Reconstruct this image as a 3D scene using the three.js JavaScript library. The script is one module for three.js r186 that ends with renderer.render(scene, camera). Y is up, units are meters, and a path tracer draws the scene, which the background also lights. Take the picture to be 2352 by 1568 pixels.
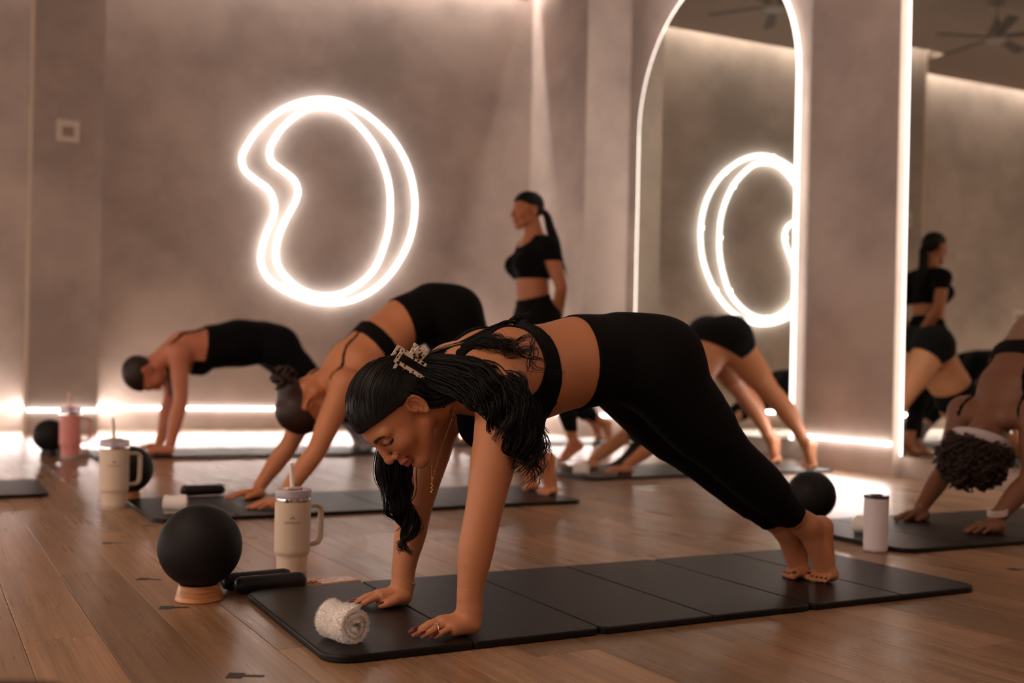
import * as THREE from 'three';
import { mergeGeometries } from 'three/addons/utils/BufferGeometryUtils.js';
import { RoundedBoxGeometry } from 'three/addons/geometries/RoundedBoxGeometry.js';
import { RectAreaLightUniformsLib } from 'three/addons/lights/RectAreaLightUniformsLib.js';
import { FontLoader } from 'three/addons/loaders/FontLoader.js';
import { TextGeometry } from 'three/addons/geometries/TextGeometry.js';

// ------------------------------------------------------------------ camera, exposure
// room axes: x along the rear wall, z towards the viewer, y up; metres
const scene = new THREE.Scene();
scene.background = new THREE.Color(0x000000);
const camera = new THREE.PerspectiveCamera(2 * Math.atan(784 / 2400) * 180 / Math.PI, 2352 / 1568, 0.05, 60);
camera.position.set(0, 0.56, 0);
camera.rotation.order = 'YXZ';
camera.rotation.set(0, -23.96 * Math.PI / 180, 0.021);
camera.setViewOffset(2352, 1568, 0, -80, 2352, 1568);
camera.focus = 2.3;
camera.userData.fStop = 2.2;
const renderer = new THREE.WebGLRenderer({ antialias: true });
renderer.toneMapping = THREE.LinearToneMapping;
renderer.toneMappingExposure = 2.25;
renderer.shadowMap.enabled = true;
RectAreaLightUniformsLib.init();
const LED = new THREE.Color().setRGB(1, 0.855, 0.775);      // warm white of every strip
const WARM = new THREE.Color().setRGB(1, 0.73, 0.54), LINEAR_L = 25;
const SKIRT_L = 46, COVE_L = 42, RIM_L = 1.7, NEON_L = 2.1;         // radiance of the light lines

// ------------------------------------------------------------------ helpers
let seed = 7;
const rnd = () => { seed = (seed * 1664525 + 1013904223) % 4294967296; return seed / 4294967296; };
const V = (x, y, z) => new THREE.Vector3(x, y, z);
const taken = {};
function numbered(n) { const k = taken[n] = (taken[n] ?? -1) + 1; return k ? n + '_' + String(k).padStart(3, '0') : n; }
function mesh(name, geo, mat, parent) {
  const m = new THREE.Mesh(geo, mat); m.name = name; m.castShadow = m.receiveShadow = true; if (parent) parent.add(m); return m;
}
function tag(o, label, category, group) { o.userData.label = label; o.userData.category = category; if (group) o.userData.group = group; return o; }
function thing(name, label, category, pos = [0, 0, 0], turn = 0, group) {
  const g = new THREE.Group(); g.name = numbered(name); g.position.set(...pos); g.rotation.y = turn; scene.add(g); return tag(g, label, category, group);
}
function single(name, geo, mat, label, category, group) { const m = mesh(numbered(name), geo, mat, scene); return tag(m, label, category, group); }
function structure(name, label) { const g = new THREE.Group(); g.name = name; g.userData.kind = 'structure'; g.userData.label = label; scene.add(g); return g; }
const box = (x0, x1, y0, y1, z0, z1) => { const g = new THREE.BoxGeometry(x1 - x0, y1 - y0, z1 - z0); g.translate((x0 + x1) / 2, (y0 + y1) / 2, (z0 + z1) / 2); return planarUV(g); };
function planarUV(g) {          // uv in metres, by the way each face points
  const p = g.attributes.position, n = g.attributes.normal, uv = new Float32Array(p.count * 2);
  for (let i = 0; i < p.count; i++) {
    const ax = Math.abs(n.getX(i)), ay = Math.abs(n.getY(i)), az = Math.abs(n.getZ(i));
    const [u, v] = ay > ax && ay > az ? [p.getX(i), p.getZ(i)] : ax > az ? [p.getZ(i), p.getY(i)] : [p.getX(i), p.getY(i)];
    uv[2 * i] = u; uv[2 * i + 1] = v;
  }
  g.setAttribute('uv', new THREE.BufferAttribute(uv, 2)); return g;
}
const flat = (g) => (g.index ? g.toNonIndexed() : g);
const merge = (list) => mergeGeometries(list.map(flat));
// value noise that tiles over an n-cell lattice
function lattice(n, s) { let t = s * 7919 + 13; const a = new Float32Array(n * n); for (let i = 0; i < n * n; i++) { t = (t * 1103515245 + 12345) % 2147483648; a[i] = t / 2147483648; } return a; }
function noiseTile(size, cx, cy, s) {
  const L = Math.max(cx, cy) > 64 ? 256 : 64, a = lattice(L, s), out = new Float32Array(size * size), sm = (t) => t * t * (3 - 2 * t);
  for (let j = 0; j < size; j++) for (let i = 0; i < size; i++) {
    const x = i / size * cx, y = j / size * cy, x0 = Math.floor(x), y0 = Math.floor(y), fx = sm(x - x0), fy = sm(y - y0);
    const at = (p, q) => a[((q % cy) % L) * L + ((p % cx) % L)];
    out[j * size + i] = (at(x0, y0) * (1 - fx) + at(x0 + 1, y0) * fx) * (1 - fy) + (at(x0, y0 + 1) * (1 - fx) + at(x0 + 1, y0 + 1) * fx) * fy;
  }
  return out;
}
function layered(size, list) { const out = new Float32Array(size * size); let w = 0; list.forEach(([cx, cy, k], i) => { const a = noiseTile(size, cx, cy, i + cx * 3 + cy); w += k; for (let q = 0; q < out.length; q++) out[q] += a[q] * k; }); for (let q = 0; q < out.length; q++) out[q] /= w; return out; }
function texture(size, fn, srgb, rx = 1, ry = rx) {
  const d = new Uint8Array(size * size * 4);
  for (let i = 0; i < size * size; i++) { const c = fn(i, i % size, (i / size) | 0); d[4 * i] = c[0]; d[4 * i + 1] = c[1]; d[4 * i + 2] = c[2]; d[4 * i + 3] = 255; }
  const t = new THREE.DataTexture(d, size, size); t.magFilter = THREE.LinearFilter; t.minFilter = THREE.LinearMipmapLinearFilter; t.generateMipmaps = true;
  t.wrapS = t.wrapT = THREE.RepeatWrapping; t.repeat.set(rx, ry); if (srgb) t.colorSpace = THREE.SRGBColorSpace; t.needsUpdate = true; return t;
}
const lerp = (a, b, t) => a + (b - a) * t;
const grey = (v) => { const c = Math.max(0, Math.min(255, v * 255)); return [c, c, c]; };
const std = (o) => new THREE.MeshStandardMaterial(o);
const phys = (o) => new THREE.MeshPhysicalMaterial(o);
const RGB = (r, g, b) => new THREE.Color().setRGB(r, g, b);

// ------------------------------------------------------------------ materials
const plasterN = layered(1024, [[3, 3, 5], [7, 6, 4], [15, 17, 2.5], [40, 44, 1], [62, 60, 0.8]]);
const plasterFine = layered(1024, [[60, 60, 1], [23, 25, 1]]);
const plasterMap = texture(1024, (i) => { const t = Math.max(0, Math.min(1, (plasterN[i] - 0.5) * 2.4 + 0.5)); return [lerp(164, 196, t), lerp(152, 182, t), lerp(145, 173, t)]; }, true, 0.34);
const plasterBump = texture(1024, (i) => grey(plasterN[i] * 0.6 + plasterFine[i] * 0.4), false, 0.34);
const M = {};
M.plaster = std({ map: plasterMap, bumpMap: plasterBump, bumpScale: 0.004, roughness: 0.85 });
M.bead = std({ color: 0xd8c9ba, roughness: 0.6 });
M.ceiling = std({ color: 0x9a8c82, roughness: 0.95 });
M.base = std({ color: 0x2a211b, roughness: 0.9 });
// vinyl planks: grain runs along the second axis
const grainN = layered(1024, [[40, 3, 2.2], [110, 5, 2.4], [240, 9, 2.6], [17, 2, 2.2], [7, 5, 1.4]]);
const poreN = layered(1024, [[250, 24, 1], [200, 40, 1]]);
const waveN = layered(1024, [[5, 9, 2], [11, 15, 1]]);
function woodMap(dr, k) { return texture(1024, (i) => { let t = (grainN[(i + k * 77777) % grainN.length] - 0.5) * 2.3 + 0.5; t -= 0.9 * Math.max(0, poreN[i] - 0.58); t = Math.max(0, Math.min(1, t)); return [lerp(131, 165, t) * dr, lerp(101, 131, t) * dr, lerp(75, 101, t) * dr]; }, true, 1.6, 0.55); }
const woodBump = texture(1024, (i) => grey(waveN[i] * 0.85 + poreN[i] * 0.15), false, 1.6, 0.55);
const woodRough = texture(1024, (i) => { const v = 0.20 + 0.18 * grainN[i] + 0.06 * waveN[i]; return [0, v * 255, 0]; }, false, 1.6, 0.55);
M.wood = [[1.0, 0], [0.93, 1], [0.87, 2], [1.05, 3]].map(([d, k]) => std({ map: woodMap(d, k), bumpMap: woodBump, bumpScale: 0.0006, roughnessMap: woodRough, roughness: 0.95 }));
M.led = std({ color: 0xffffff, emissive: LED, emissiveIntensity: 9, roughness: 0.5 });
M.cove = std({ color: 0xffffff, emissive: LED, emissiveIntensity: COVE_L, roughness: 0.5 });
M.rim = std({ color: 0xffffff, emissive: RGB(1, 0.86, 0.76), emissiveIntensity: RIM_L, roughness: 0.5 });
M.neon = std({ color: 0xffffff, emissive: RGB(1, 0.93, 0.88), emissiveIntensity: NEON_L, roughness: 0.4 });
M.linear = std({ color: 0xffffff, emissive: WARM, emissiveIntensity: 6, roughness: 0.5 });
M.mirror = std({ color: RGB(0.74, 0.765, 0.70), metalness: 1, roughness: 0.015 });
M.whitePlastic = std({ color: 0xd9cfc6, roughness: 0.45 });
M.aluminium = std({ color: 0xb9b2aa, metalness: 1, roughness: 0.35 });
M.steel = std({ color: 0xd8d4cf, metalness: 1, roughness: 0.16 });
const rubberN = layered(512, [[60, 60, 1], [31, 33, 1]]);
const rubberBump = texture(512, (i) => grey(rubberN[i]), false, 6);
M.mat = phys({ color: 0x090808, roughness: 0.42, specularIntensity: 0.55, bumpMap: rubberBump, bumpScale: 0.00015 });
M.ball = phys({ specularIntensity: 0.5, color: 0x131213, roughness: 0.62, bumpMap: rubberBump, bumpScale: 0.00008 });
M.weight = std({ color: 0x17171a, roughness: 0.45 });

// ------------------------------------------------------------------ the room shell
const ZB = -10.144, XL = -4.2, XR = 4.668, ZF = 2.6, HC = 4.5, HT = 4.86;
const PX0 = -0.15, PX1 = 0.39, PZ = -9.45;                    // pilaster on the rear wall
const AZ = -8.88, BZ0 = -5.64, BZ1 = -4.83, XREC = 5.15, XW2 = 4.745;
{
  const w = structure('wall_back', 'mottled greige plaster rear wall with a projecting pilaster');
  mesh('plaster', box(XL - 0.2, 5.4, 0, HT, ZB - 0.2, ZB), M.plaster, w);
  mesh('pilaster', box(PX0, PX1, 0, HT, ZB, PZ), M.plaster, w);
  mesh('corner_bead', box(PX0 - 0.03, PX0, 0, HT, PZ - 0.03, PZ), M.bead, structure('trim_1', 'pale corner bead up the pilaster edge'));
  const r = structure('wall_right', 'plaster side wall with deep piers and a recessed bay');
  mesh('corner_pier', box(XR, 5.4, 0, HT, ZB, AZ), M.plaster, r);
  mesh('recess_panel', box(XREC, 5.4, 0, HT, AZ, BZ0), M.plaster, r);
  mesh('pier', box(XR, 5.4, 0, HT, BZ0, BZ1), M.plaster, r);
  mesh('mirror_panel', box(XW2, 5.4, 0, HT, BZ1, -2.3), M.plaster, r);
  mesh('pier', box(XR, 5.4, 0, HT, -2.3, -1.5), M.plaster, r);
  mesh('plain_panel', box(XW2, 5.4, 0, HT, -1.5, ZF), M.plaster, r);
  const l = structure('wall_left', 'plaster side wall opposite the mirrors');
  mesh('plaster', box(XL - 0.2, XL, 0, HT, ZB, ZF), M.plaster, l);
  const f = structure('wall_front', 'plaster wall behind the viewer');
  mesh('plaster', box(XL - 0.2, 5.4, 0, HT, ZF, ZF + 0.2), M.plaster, f);
  const c = structure('ceiling', 'flat ceiling with a lit slot along its edges');
  const sh = new THREE.Shape(); const g = 0.15;
  sh.moveTo(XL + g, -(ZF - g)); sh.lineTo(XR - g, -(ZF - g)); sh.lineTo(XR - g, -(ZB + g)); sh.lineTo(PX1 + g, -(ZB + g)); sh.lineTo(PX1 + g, -(PZ + g)); sh.lineTo(PX0 - g, -(PZ + g)); sh.lineTo(PX0 - g, -(ZB + g)); sh.lineTo(XL + g, -(ZB + g)); sh.closePath();
  const pg = new THREE.ExtrudeGeometry(sh, { depth: 0.1, bevelEnabled: false }); pg.rotateX(-Math.PI / 2); pg.translate(0, HC, 0);
  mesh('ceiling_panel', planarUV(pg), M.ceiling, c);
  mesh('upper_slab', box(XL - 0.2, 5.4, HT, HT + 0.2, ZB - 0.2, ZF + 0.2), M.ceiling, c);
}
// floor: planks laid a few degrees off the walls
{
  const fl = structure('floor', 'brown oak vinyl planks laid end to end');
  mesh('subfloor', box(XL - 0.2, 5.4, -0.12, -0.0055, ZB - 0.2, ZF + 0.2), M.base, fl);
  const W = 0.1485, L = 1.22, TH = -0.1, ca = Math.cos(TH), sa = Math.sin(TH);       // local (a across, b along) -> world
  const toW = (a, b) => [a * ca - b * sa, a * sa + b * ca];
  const variants = [];
  for (let k = 0; k < 6; k++) {
    const w = W / 2 - 0.0006, l = L / 2 - 0.0005, e = 0.0007, P = [], UV = [], put = (...q) => q.forEach(([x, y, z]) => { P.push(x, y, z); UV.push(x + k * 0.37, z + k * 0.61); });
    const top = [[-w + e, 0, -l + e], [-w + e, 0, l - e], [w - e, 0, l - e], [w - e, 0, -l + e]], low = [[-w, -0.0008, -l], [-w, -0.0008, l], [w, -0.0008, l], [w, -0.0008, -l]], bot = low.map(([x, , z]) => [x, -0.005, z]);
    put(top[0], top[1], top[2], top[0], top[2], top[3]);
    for (let i = 0; i < 4; i++) { const j = (i + 1) % 4; put(low[i], low[j], top[j], low[i], top[j], top[i], bot[i], bot[j], low[j], bot[i], low[j], low[i]); }
    const g = new THREE.BufferGeometry(); g.setAttribute('position', new THREE.Float32BufferAttribute(P, 3)); g.setAttribute('uv', new THREE.Float32BufferAttribute(UV, 2)); g.computeVertexNormals(); variants.push(g);
  }
  const all = [];
  for (let i = -45; i < 60; i++) {
    const a = 0.4193 + i * W;       // seams fall where the photograph shows them
    let off = ((i * 0.3819) % 1 + 1) % 1 * L + (((i * 7919) % 13) / 13) * 0.2;
    for (let j = -14; j < 6; j++) {
      const b = off + j * L, [x, z] = toW(a, b);
      if (x < XL - 0.5 || x > 5.3 || z < ZB - 0.6 || z > ZF + 0.5) continue;
      const dx = x, dz = -z, depth = dx * 0.406 + dz * 0.914, side = dx * 0.914 - dz * 0.406;
      const seen = depth > 0.9 && Math.abs(side) < depth * 0.52 + 0.5;
      all.push({ x, z, k: ((i * 31 + j * 17) % 6 + 6) % 6, m: ((i * 13 + j * 29 + (i * j) % 5) % 4 + 4) % 4, score: seen ? 1 / depth : 0 });
    }
  }
  all.sort((p, q) => q.score - p.score);
  all.slice(0, 290).forEach((p) => { const m = mesh('plank', variants[p.k], M.wood[p.m], fl); m.position.set(p.x, 0, p.z); m.rotation.y = -TH; });
  const rest = [[], [], [], []];
  all.slice(290).forEach((p) => { const g = variants[p.k].clone(); g.rotateY(-TH); g.translate(p.x, 0, p.z); rest[p.m].push(g); });
  rest.forEach((r, i) => { const m = mesh('more_planks', mergeGeometries(r), M.wood[i], fl); m.userData.kind = 'stuff'; });
}
// ------------------------------------------------------------------ light lines
const SK = 0.2;                     // height of the skirting light above the floor
function skirting(x0, z0, x1, z1, nx, nz, label) {     // line from (x0,z0) to (x1,z1), facing (nx,nz)
  const len = Math.hypot(x1 - x0, z1 - z0), cx = (x0 + x1) / 2, cz = (z0 + z1) / 2;
  const t = thing('led_strip_light', label, 'light', [cx, SK, cz], Math.atan2(nx, nz), 'glowing skirting strips around the room');
  const ch = new THREE.BoxGeometry(len, 0.026, 0.006); ch.translate(0, 0, 0.003); mesh('channel', ch, M.aluminium, t);
  const d = new THREE.CylinderGeometry(0.011, 0.011, len - 0.004, 12, 1, false); d.rotateZ(Math.PI / 2); d.translate(0, 0, 0.010); mesh('diffuser', d, M.led, t);
  const a = new THREE.RectAreaLight(LED, SKIRT_L, len - 0.01, 0.018); a.position.set(cx + nx * 0.0225, SK, cz + nz * 0.0225); a.lookAt(cx + nx, SK, cz + nz); scene.add(a);
}
skirting(PX1 + 0.012, ZB, XR - 0.01, ZB, 0, 1, 'long glowing strip low on the rear wall under the neon sign');
skirting(PX1, ZB + 0.02, PX1, PZ, 1, 0, 'short glowing strip on the pilaster side facing the neon sign');
skirting(PX0, PZ, PX1, PZ, 0, 1, 'short glowing strip across the pilaster face below the wall plate');
skirting(PX0, PZ, PX0, ZB + 0.02, -1, 0, 'short glowing strip on the pilaster side away from the neon sign');
skirting(XL + 0.02, ZB, PX0 - 0.012, ZB, 0, 1, 'glowing strip low on the rear wall beyond the pilaster');
skirting(XR, ZB + 0.02, XR, AZ, -1, 0, 'glowing strip at the foot of the corner pier');
skirting(XR, AZ, XREC - 0.01, AZ, 0, 1, 'short glowing strip on the corner pier side inside the recess');
skirting(XR, BZ0, XR, BZ1, -1, 0, 'glowing strip at the foot of the pier between the two mirrors');
skirting(XL, ZF - 0.1, XL, ZB + 0.1, 1, 0, 'glowing strip low on the wall opposite the mirrors');
function cove(x0, z0, x1, z1, label) {
  const len = Math.hypot(x1 - x0, z1 - z0), cx = (x0 + x1) / 2, cz = (z0 + z1) / 2, turn = -Math.atan2(z1 - z0, x1 - x0);
  const t = thing('cove_strip_light', label, 'light', [cx, HT, cz], turn, 'cove strips in the ceiling slot');
  const ch = new THREE.BoxGeometry(len, 0.012, 0.05); ch.translate(0, -0.006, 0); mesh('channel', ch, M.aluminium, t);
  const d = new THREE.BoxGeometry(len, 0.012, 0.036); d.translate(0, -0.018, 0); mesh('diffuser', d, M.cove, t);
  const a = new THREE.RectAreaLight(LED, COVE_L * 0.6, len, 0.034); a.position.set(cx, HT - 0.026, cz); a.rotation.set(-Math.PI / 2, 0, turn, 'XYZ'); a.rotation.order = 'YXZ'; a.rotation.set(-Math.PI / 2, turn, 0); scene.add(a);
}
const gc = 0.075;
cove(PX1 + 0.16, ZB + gc, XR - 0.16, ZB + gc, 'warm cove strip in the ceiling slot above the neon sign');
cove(PX0, PZ + gc, PX1, PZ + gc, 'warm cove strip in the ceiling slot above the pilaster');
cove(XL + 0.16, ZB + gc, PX0 - 0.16, ZB + gc, 'warm cove strip above the rear wall beyond the pilaster');
cove(XR - gc, ZB + 2.6, XR - gc, ZF - 0.16, 'warm cove strip in the ceiling slot above the mirrors');
cove(XL + gc, ZB + 0.16, XL + gc, ZF - 0.16, 'warm cove strip above the wall opposite the mirrors');
cove(XL + 0.16, ZF - gc, XR - 0.16, ZF - gc, 'warm cove strip above the wall behind the viewer');

// ------------------------------------------------------------------ arched mirrors, lit around the rim
function archShape(w, spring, y0) { const s = new THREE.Shape(); s.moveTo(-w / 2, y0); s.lineTo(w / 2, y0); s.lineTo(w / 2, spring); s.absarc(0, spring, w / 2, 0, Math.PI, false); s.lineTo(-w / 2, y0); return s; }
function archMirror(xWall, zc, w, label) {
  const spring = 2.88, y0 = 0.13, t = thing('arched_mirror', label, 'mirror', [xWall, 0, zc], -Math.PI / 2, 'tall arched mirrors with glowing rims');
  const back = new THREE.ExtrudeGeometry(archShape(w - 0.10, spring, y0 + 0.05), { depth: 0.034, bevelEnabled: false, curveSegments: 40 }); mesh('backing_board', back, M.whitePlastic, t);
  const glass = new THREE.ExtrudeGeometry(archShape(w, spring, y0), { depth: 0.006, bevelEnabled: true, bevelSize: 0.002, bevelThickness: 0.001, bevelSegments: 1, curveSegments: 48 }); glass.translate(0, 0, 0.05); mesh('mirror_glass', glass, M.mirror, t);
  const pts = [V(w / 2, y0, 0), V(w / 2, spring, 0)]; for (let i = 1; i < 24; i++) { const a = i / 24 * Math.PI; pts.push(V(Math.cos(a) * w / 2, spring + Math.sin(a) * (w / 2 + 0.012), 0)); } pts.push(V(-w / 2, spring, 0), V(-w / 2, y0, 0));
  const k = (w / 2 + 0.012) / (w / 2), path = new THREE.CurvePath(), P = pts.map((p) => V(p.x * k, p.y, 0.042)); for (let i = 0; i + 1 < P.length; i++) path.add(new THREE.LineCurve3(P[i], P[i + 1]));
  const rim = new THREE.TubeGeometry(path, 160, 0.0145, 8, false); mesh('rim_light', rim, M.rim, t);
  for (const [s, dz] of [[1, w / 2 + 0.028], [-1, -w / 2 - 0.028]]) { const a = new THREE.RectAreaLight(RGB(1, 0.86, 0.76), RIM_L * 0.6, spring - y0, 0.03); a.position.set(xWall - 0.024, (spring + y0) / 2, zc + dz); a.lookAt(xWall - 0.024, (spring + y0) / 2, zc + dz + s); a.rotateZ(Math.PI / 2); scene.add(a); }
}
archMirror(XREC, -7.46, 2.28, 'tall arched mirror in the recess beside the corner pier');
archMirror(XW2, -3.64, 2.26, 'tall arched mirror beside the woman with curly hair');

// ------------------------------------------------------------------ neon sign
const neonOuter = [[2.38,3.22],[2.17,3.16],[1.99,3.06],[1.83,2.91],[1.71,2.74],[1.64,2.57],[1.67,2.46],[1.77,2.38],[1.89,2.30],[1.95,2.19],[1.95,2.05],[1.89,1.89],[1.85,1.75],[1.84,1.60],[1.89,1.48],[1.99,1.39],[2.18,1.30],[2.36,1.25],[2.51,1.24],[2.71,1.27],[2.92,1.37],[3.09,1.52],[3.23,1.72],[3.33,1.95],[3.37,2.22],[3.35,2.45],[3.28,2.67],[3.14,2.89],[2.99,3.03],[2.80,3.15],[2.59,3.22]];
const neonInner = [[2.43,3.15],[2.26,3.11],[2.11,3.00],[1.98,2.85],[1.90,2.67],[1.92,2.57],[2.03,2.49],[2.14,2.41],[2.18,2.31],[2.16,2.21],[2.07,2.03],[2.01,1.88],[1.98,1.71],[2.00,1.58],[2.07,1.48],[2.19,1.38],[2.34,1.32],[2.48,1.31],[2.63,1.34],[2.79,1.43],[2.95,1.59],[3.04,1.79],[3.10,2.02],[3.11,2.27],[3.09,2.46],[3.02,2.67],[2.92,2.85],[2.77,3.01],[2.63,3.11]];
{
  const t = thing('neon_sign', 'white neon sign of two nested kidney-shaped loops on the rear wall', 'neon sign', [2.5, 1.2, ZB]);
  for (const [name, P] of [['outer_tube', neonOuter], ['inner_tube', neonInner]]) {
    const c = new THREE.CatmullRomCurve3(P.map(([x, y]) => V(x - 2.5, y - 1.2, 0.05)), true, 'centripetal');
    mesh(name, new THREE.TubeGeometry(c, 220, 0.0175, 10, true), M.neon, t);
    for (let i = 0; i < 9; i++) { const p = c.getPointAt((i + 0.3) / 9); const g = new THREE.CylinderGeometry(0.006, 0.009, 0.045, 8); g.rotateX(Math.PI / 2); g.translate(p.x, p.y, 0.0225); mesh('mount_clip', g, M.whitePlastic, t); }
    for (let i = 0; i < 8; i++) { const p = c.getPointAt(i / 8); const l = new THREE.PointLight(RGB(1, 0.93, 0.88), 0.008); l.position.set(p.x + 2.5, p.y + 1.2, ZB + 0.07); l.shadow.radius = 0.7; l.castShadow = true; scene.add(l); }
  }
}
// wall plates
function plate(x, y, z, s, label) {
  const t = thing('wall_plate', label, 'wall plate', [x, y, z]);
  mesh('cover', new RoundedBoxGeometry(s, s, 0.012, 2, 0.004).translate(0, 0, 0.006), M.whitePlastic, t);
  mesh('button', new RoundedBoxGeometry(s * 0.5, s * 0.46, 0.008, 2, 0.002).translate(0, -s * 0.04, 0.013), std({ color: 0x9c8579, roughness: 0.5 }), t);
}
plate(0.118, 2.52, PZ, 0.18, 'small square white control plate on the pilaster');
plate(-2.6, 1.5, ZB, 0.2, 'small white wall plate seen only in the mirror');
// ceiling fans, seen in the mirrors
function fan(x, z, turn, label) {
  const t = thing('ceiling_fan', label, 'fan', [x, HC, z], turn, 'ceiling fans over the studio floor'), m = std({ color: 0x9d9690, roughness: 0.5 }), b = std({ color: 0x4a423d, roughness: 0.55 });
  mesh('canopy', new THREE.CylinderGeometry(0.075, 0.075, 0.07, 24).translate(0, -0.035, 0), m, t);
  mesh('downrod', new THREE.CylinderGeometry(0.014, 0.014, 0.14, 12).translate(0, -0.13, 0), m, t);
  mesh('motor', new THREE.LatheGeometry([[0.018, 0], [0.035, -0.03], [0.06, -0.1], [0.1, -0.19], [0.105, -0.22], [0.09, -0.24], [0, -0.245]].map(([r, y]) => new THREE.Vector2(r, y - 0.17)), 28), m, t);
  for (let i = 0; i < 5; i++) {
    const s = new THREE.Shape(); s.moveTo(0.1, -0.035); s.lineTo(0.62, -0.06); s.quadraticCurveTo(0.66, 0, 0.62, 0.06); s.lineTo(0.1, 0.035); s.closePath();
    const g = new THREE.ExtrudeGeometry(s, { depth: 0.008, bevelEnabled: false }); g.rotateX(-Math.PI / 2 + 0.2); g.translate(0, -0.37, 0); g.rotateY(i * Math.PI * 2 / 5); mesh('blade', g, b, t);
  }
}
fan(0.56, -7.8, 0.3, 'five-bladed ceiling fan above the woman in the black tank top');
fan(3.94, -8.1, 0.9, 'five-bladed ceiling fan near the corner pier');

// linear ceiling lights over the open floor on the viewer's side
function linearLight(x, z, label) {
  const t = thing('linear_ceiling_light', label, 'light', [x, HC, z], 0, 'linear ceiling lights');
  mesh('housing', box(-0.09, 0.09, -0.06, 0, -1.3, 1.3), M.whitePlastic, t); mesh('diffuser', box(-0.075, 0.075, -0.066, -0.06, -1.28, 1.28), M.linear, t);
  const a = new THREE.RectAreaLight(WARM, LINEAR_L, 0.15, 2.56); a.position.set(x, HC - 0.07, z); a.rotation.x = -Math.PI / 2; a.castShadow = true; scene.add(a);
}
linearLight(-2.6, 0.6, 'linear ceiling light over the open floor far from the neon sign');
linearLight(-2.6, -2.4, 'linear ceiling light over the open floor nearer the neon sign');

// ------------------------------------------------------------------ mats
const MT = 0.016;
function roundRect(w, d, r0, r1) {      // r0: corners at the low end of x, r1: at the high end
  const s = new THREE.Shape(), x = w / 2, y = d / 2;
  s.moveTo(-x + r0, -y); s.lineTo(x - r1, -y); s.absarc(x - r1, -y + r1, r1, -Math.PI / 2, 0, false); s.lineTo(x, y - r1); s.absarc(x - r1, y - r1, r1, 0, Math.PI / 2, false);
  s.lineTo(-x + r0, y); s.absarc(-x + r0, y - r0, r0, Math.PI / 2, Math.PI, false); s.lineTo(-x, -y + r0); s.absarc(-x + r0, -y + r0, r0, Math.PI, Math.PI * 1.5, false); return s;
}
function matPanel(len, d, r0, r1, bev) {
  const g = new THREE.ExtrudeGeometry(roundRect(len - 2 * bev, d - 2 * bev, Math.max(0.002, r0 - bev), Math.max(0.002, r1 - bev)), { depth: MT - 2 * bev, bevelEnabled: true, bevelThickness: bev, bevelSize: bev, bevelSegments: 3, curveSegments: 8 });
  g.translate(0, 0, bev); g.rotateX(-Math.PI / 2); return planarUV(g);
}
const matGeo = {};
function mat(ax, az, th, label, len = 1.848, wid = 0.68) {     // (ax, az): corner nearest the viewer at the hand end
  const c = Math.cos(th), s = Math.sin(th), t = thing('exercise_mat', label, 'mat', [ax + c * len / 2 - s * wid / 2, 0, az - s * len / 2 - c * wid / 2], th, 'black folding exercise mats');
  const P = len / 6;
  for (let i = 0; i < 6; i++) {
    const key = [i, len, wid].join();
    matGeo[key] ??= (() => { const l = P - (i % 2 ? 0.0015 : 0.0005) - (i === 0 ? 0.0005 : 0), g = matPanel(l, wid, i === 0 ? 0.06 : i % 2 === 0 ? 0.022 : 0.004, i === 5 ? 0.06 : i % 2 ? 0.022 : 0.004, i % 2 === 0 || i % 2 ? 0.0045 : 0.003); return g; })();
    const m = mesh('panel', matGeo[key], M.mat, t); m.position.x = -len / 2 + P * (i + 0.5);
  }
  return t;
}
mat(0.499, -1.955, 0.068, 'black folding mat under the woman with long wavy hair');
mat(0.36, -3.965, 0.085, 'black folding mat under the woman with a low bun');
mat(0.28, -6.80, 0.09, 'black folding mat under the woman in the black tank top');
mat(2.70, -5.02, 0.085, 'black folding mat under the woman in short black shorts', 1.86, 0.69);
mat(2.60, -2.62, 0.05, 'black folding mat under the woman with curly hair');
mat(-1.82, -4.74, 0.085, 'black folding mat lying empty at the edge of the floor');
mat(2.86, -7.68, 0.03, 'black folding mat near the corner pier');

// ------------------------------------------------------------------ balls on stands
const ringN = layered(512, [[3, 40, 1], [5, 110, 1], [2, 14, 1]]);
const standWood = std({ map: texture(512, (i) => { const t = Math.max(0, Math.min(1, (ringN[i] - 0.5) * 2.2 + 0.5)); return [lerp(146, 205, t), lerp(92, 142, t), lerp(54, 88, t)]; }, true, 2, 1), roughness: 0.32 });
const ballGeo = (() => { const g = new THREE.SphereGeometry(0.1, 64, 48); return g; })();
function exerciseBall(x, z, label, standLabel, mat2 = standWood, y = 0) {
  if (standLabel) { const st = thing('ball_stand', standLabel, 'ball stand', [x, y, z], 0, 'rings that hold the exercise balls');
  const prof = [[0.040, 0.036], [0.046, 0.0395], [0.0485, 0.0385], [0.0575, 0.003], [0.0565, 0], [0.047, 0], [0.040, 0.036]].map(([r, h]) => new THREE.Vector2(r, h));
  mesh('ring', new THREE.LatheGeometry(prof, 48), mat2, st); }
  const b = thing('exercise_ball', label, 'ball', [x, y + (standLabel ? 0.1305 : 0.1), z], 0.6, 'small charcoal exercise balls');
  mesh('shell', ballGeo, M.ball, b);
  const plug = new THREE.TorusGeometry(0.0022, 0.0009, 8, 16); plug.translate(0, 0, 0.1); const dir = V(0.28, 0.36, 0.95).normalize(); plug.applyQuaternion(new THREE.Quaternion().setFromUnitVectors(V(0, 0, 1), dir)); mesh('valve_plug', plug, M.weight, b);
}
exerciseBall(0.348, -2.635, 'charcoal rubber ball resting in a wooden ring near the two hand weights', 'tapered wooden ring under the ball near the two hand weights');
exerciseBall(0.325, -4.73, 'charcoal ball tucked behind the cream tumbler with a handle', 'wooden ring under the ball behind the cream tumbler');
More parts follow.
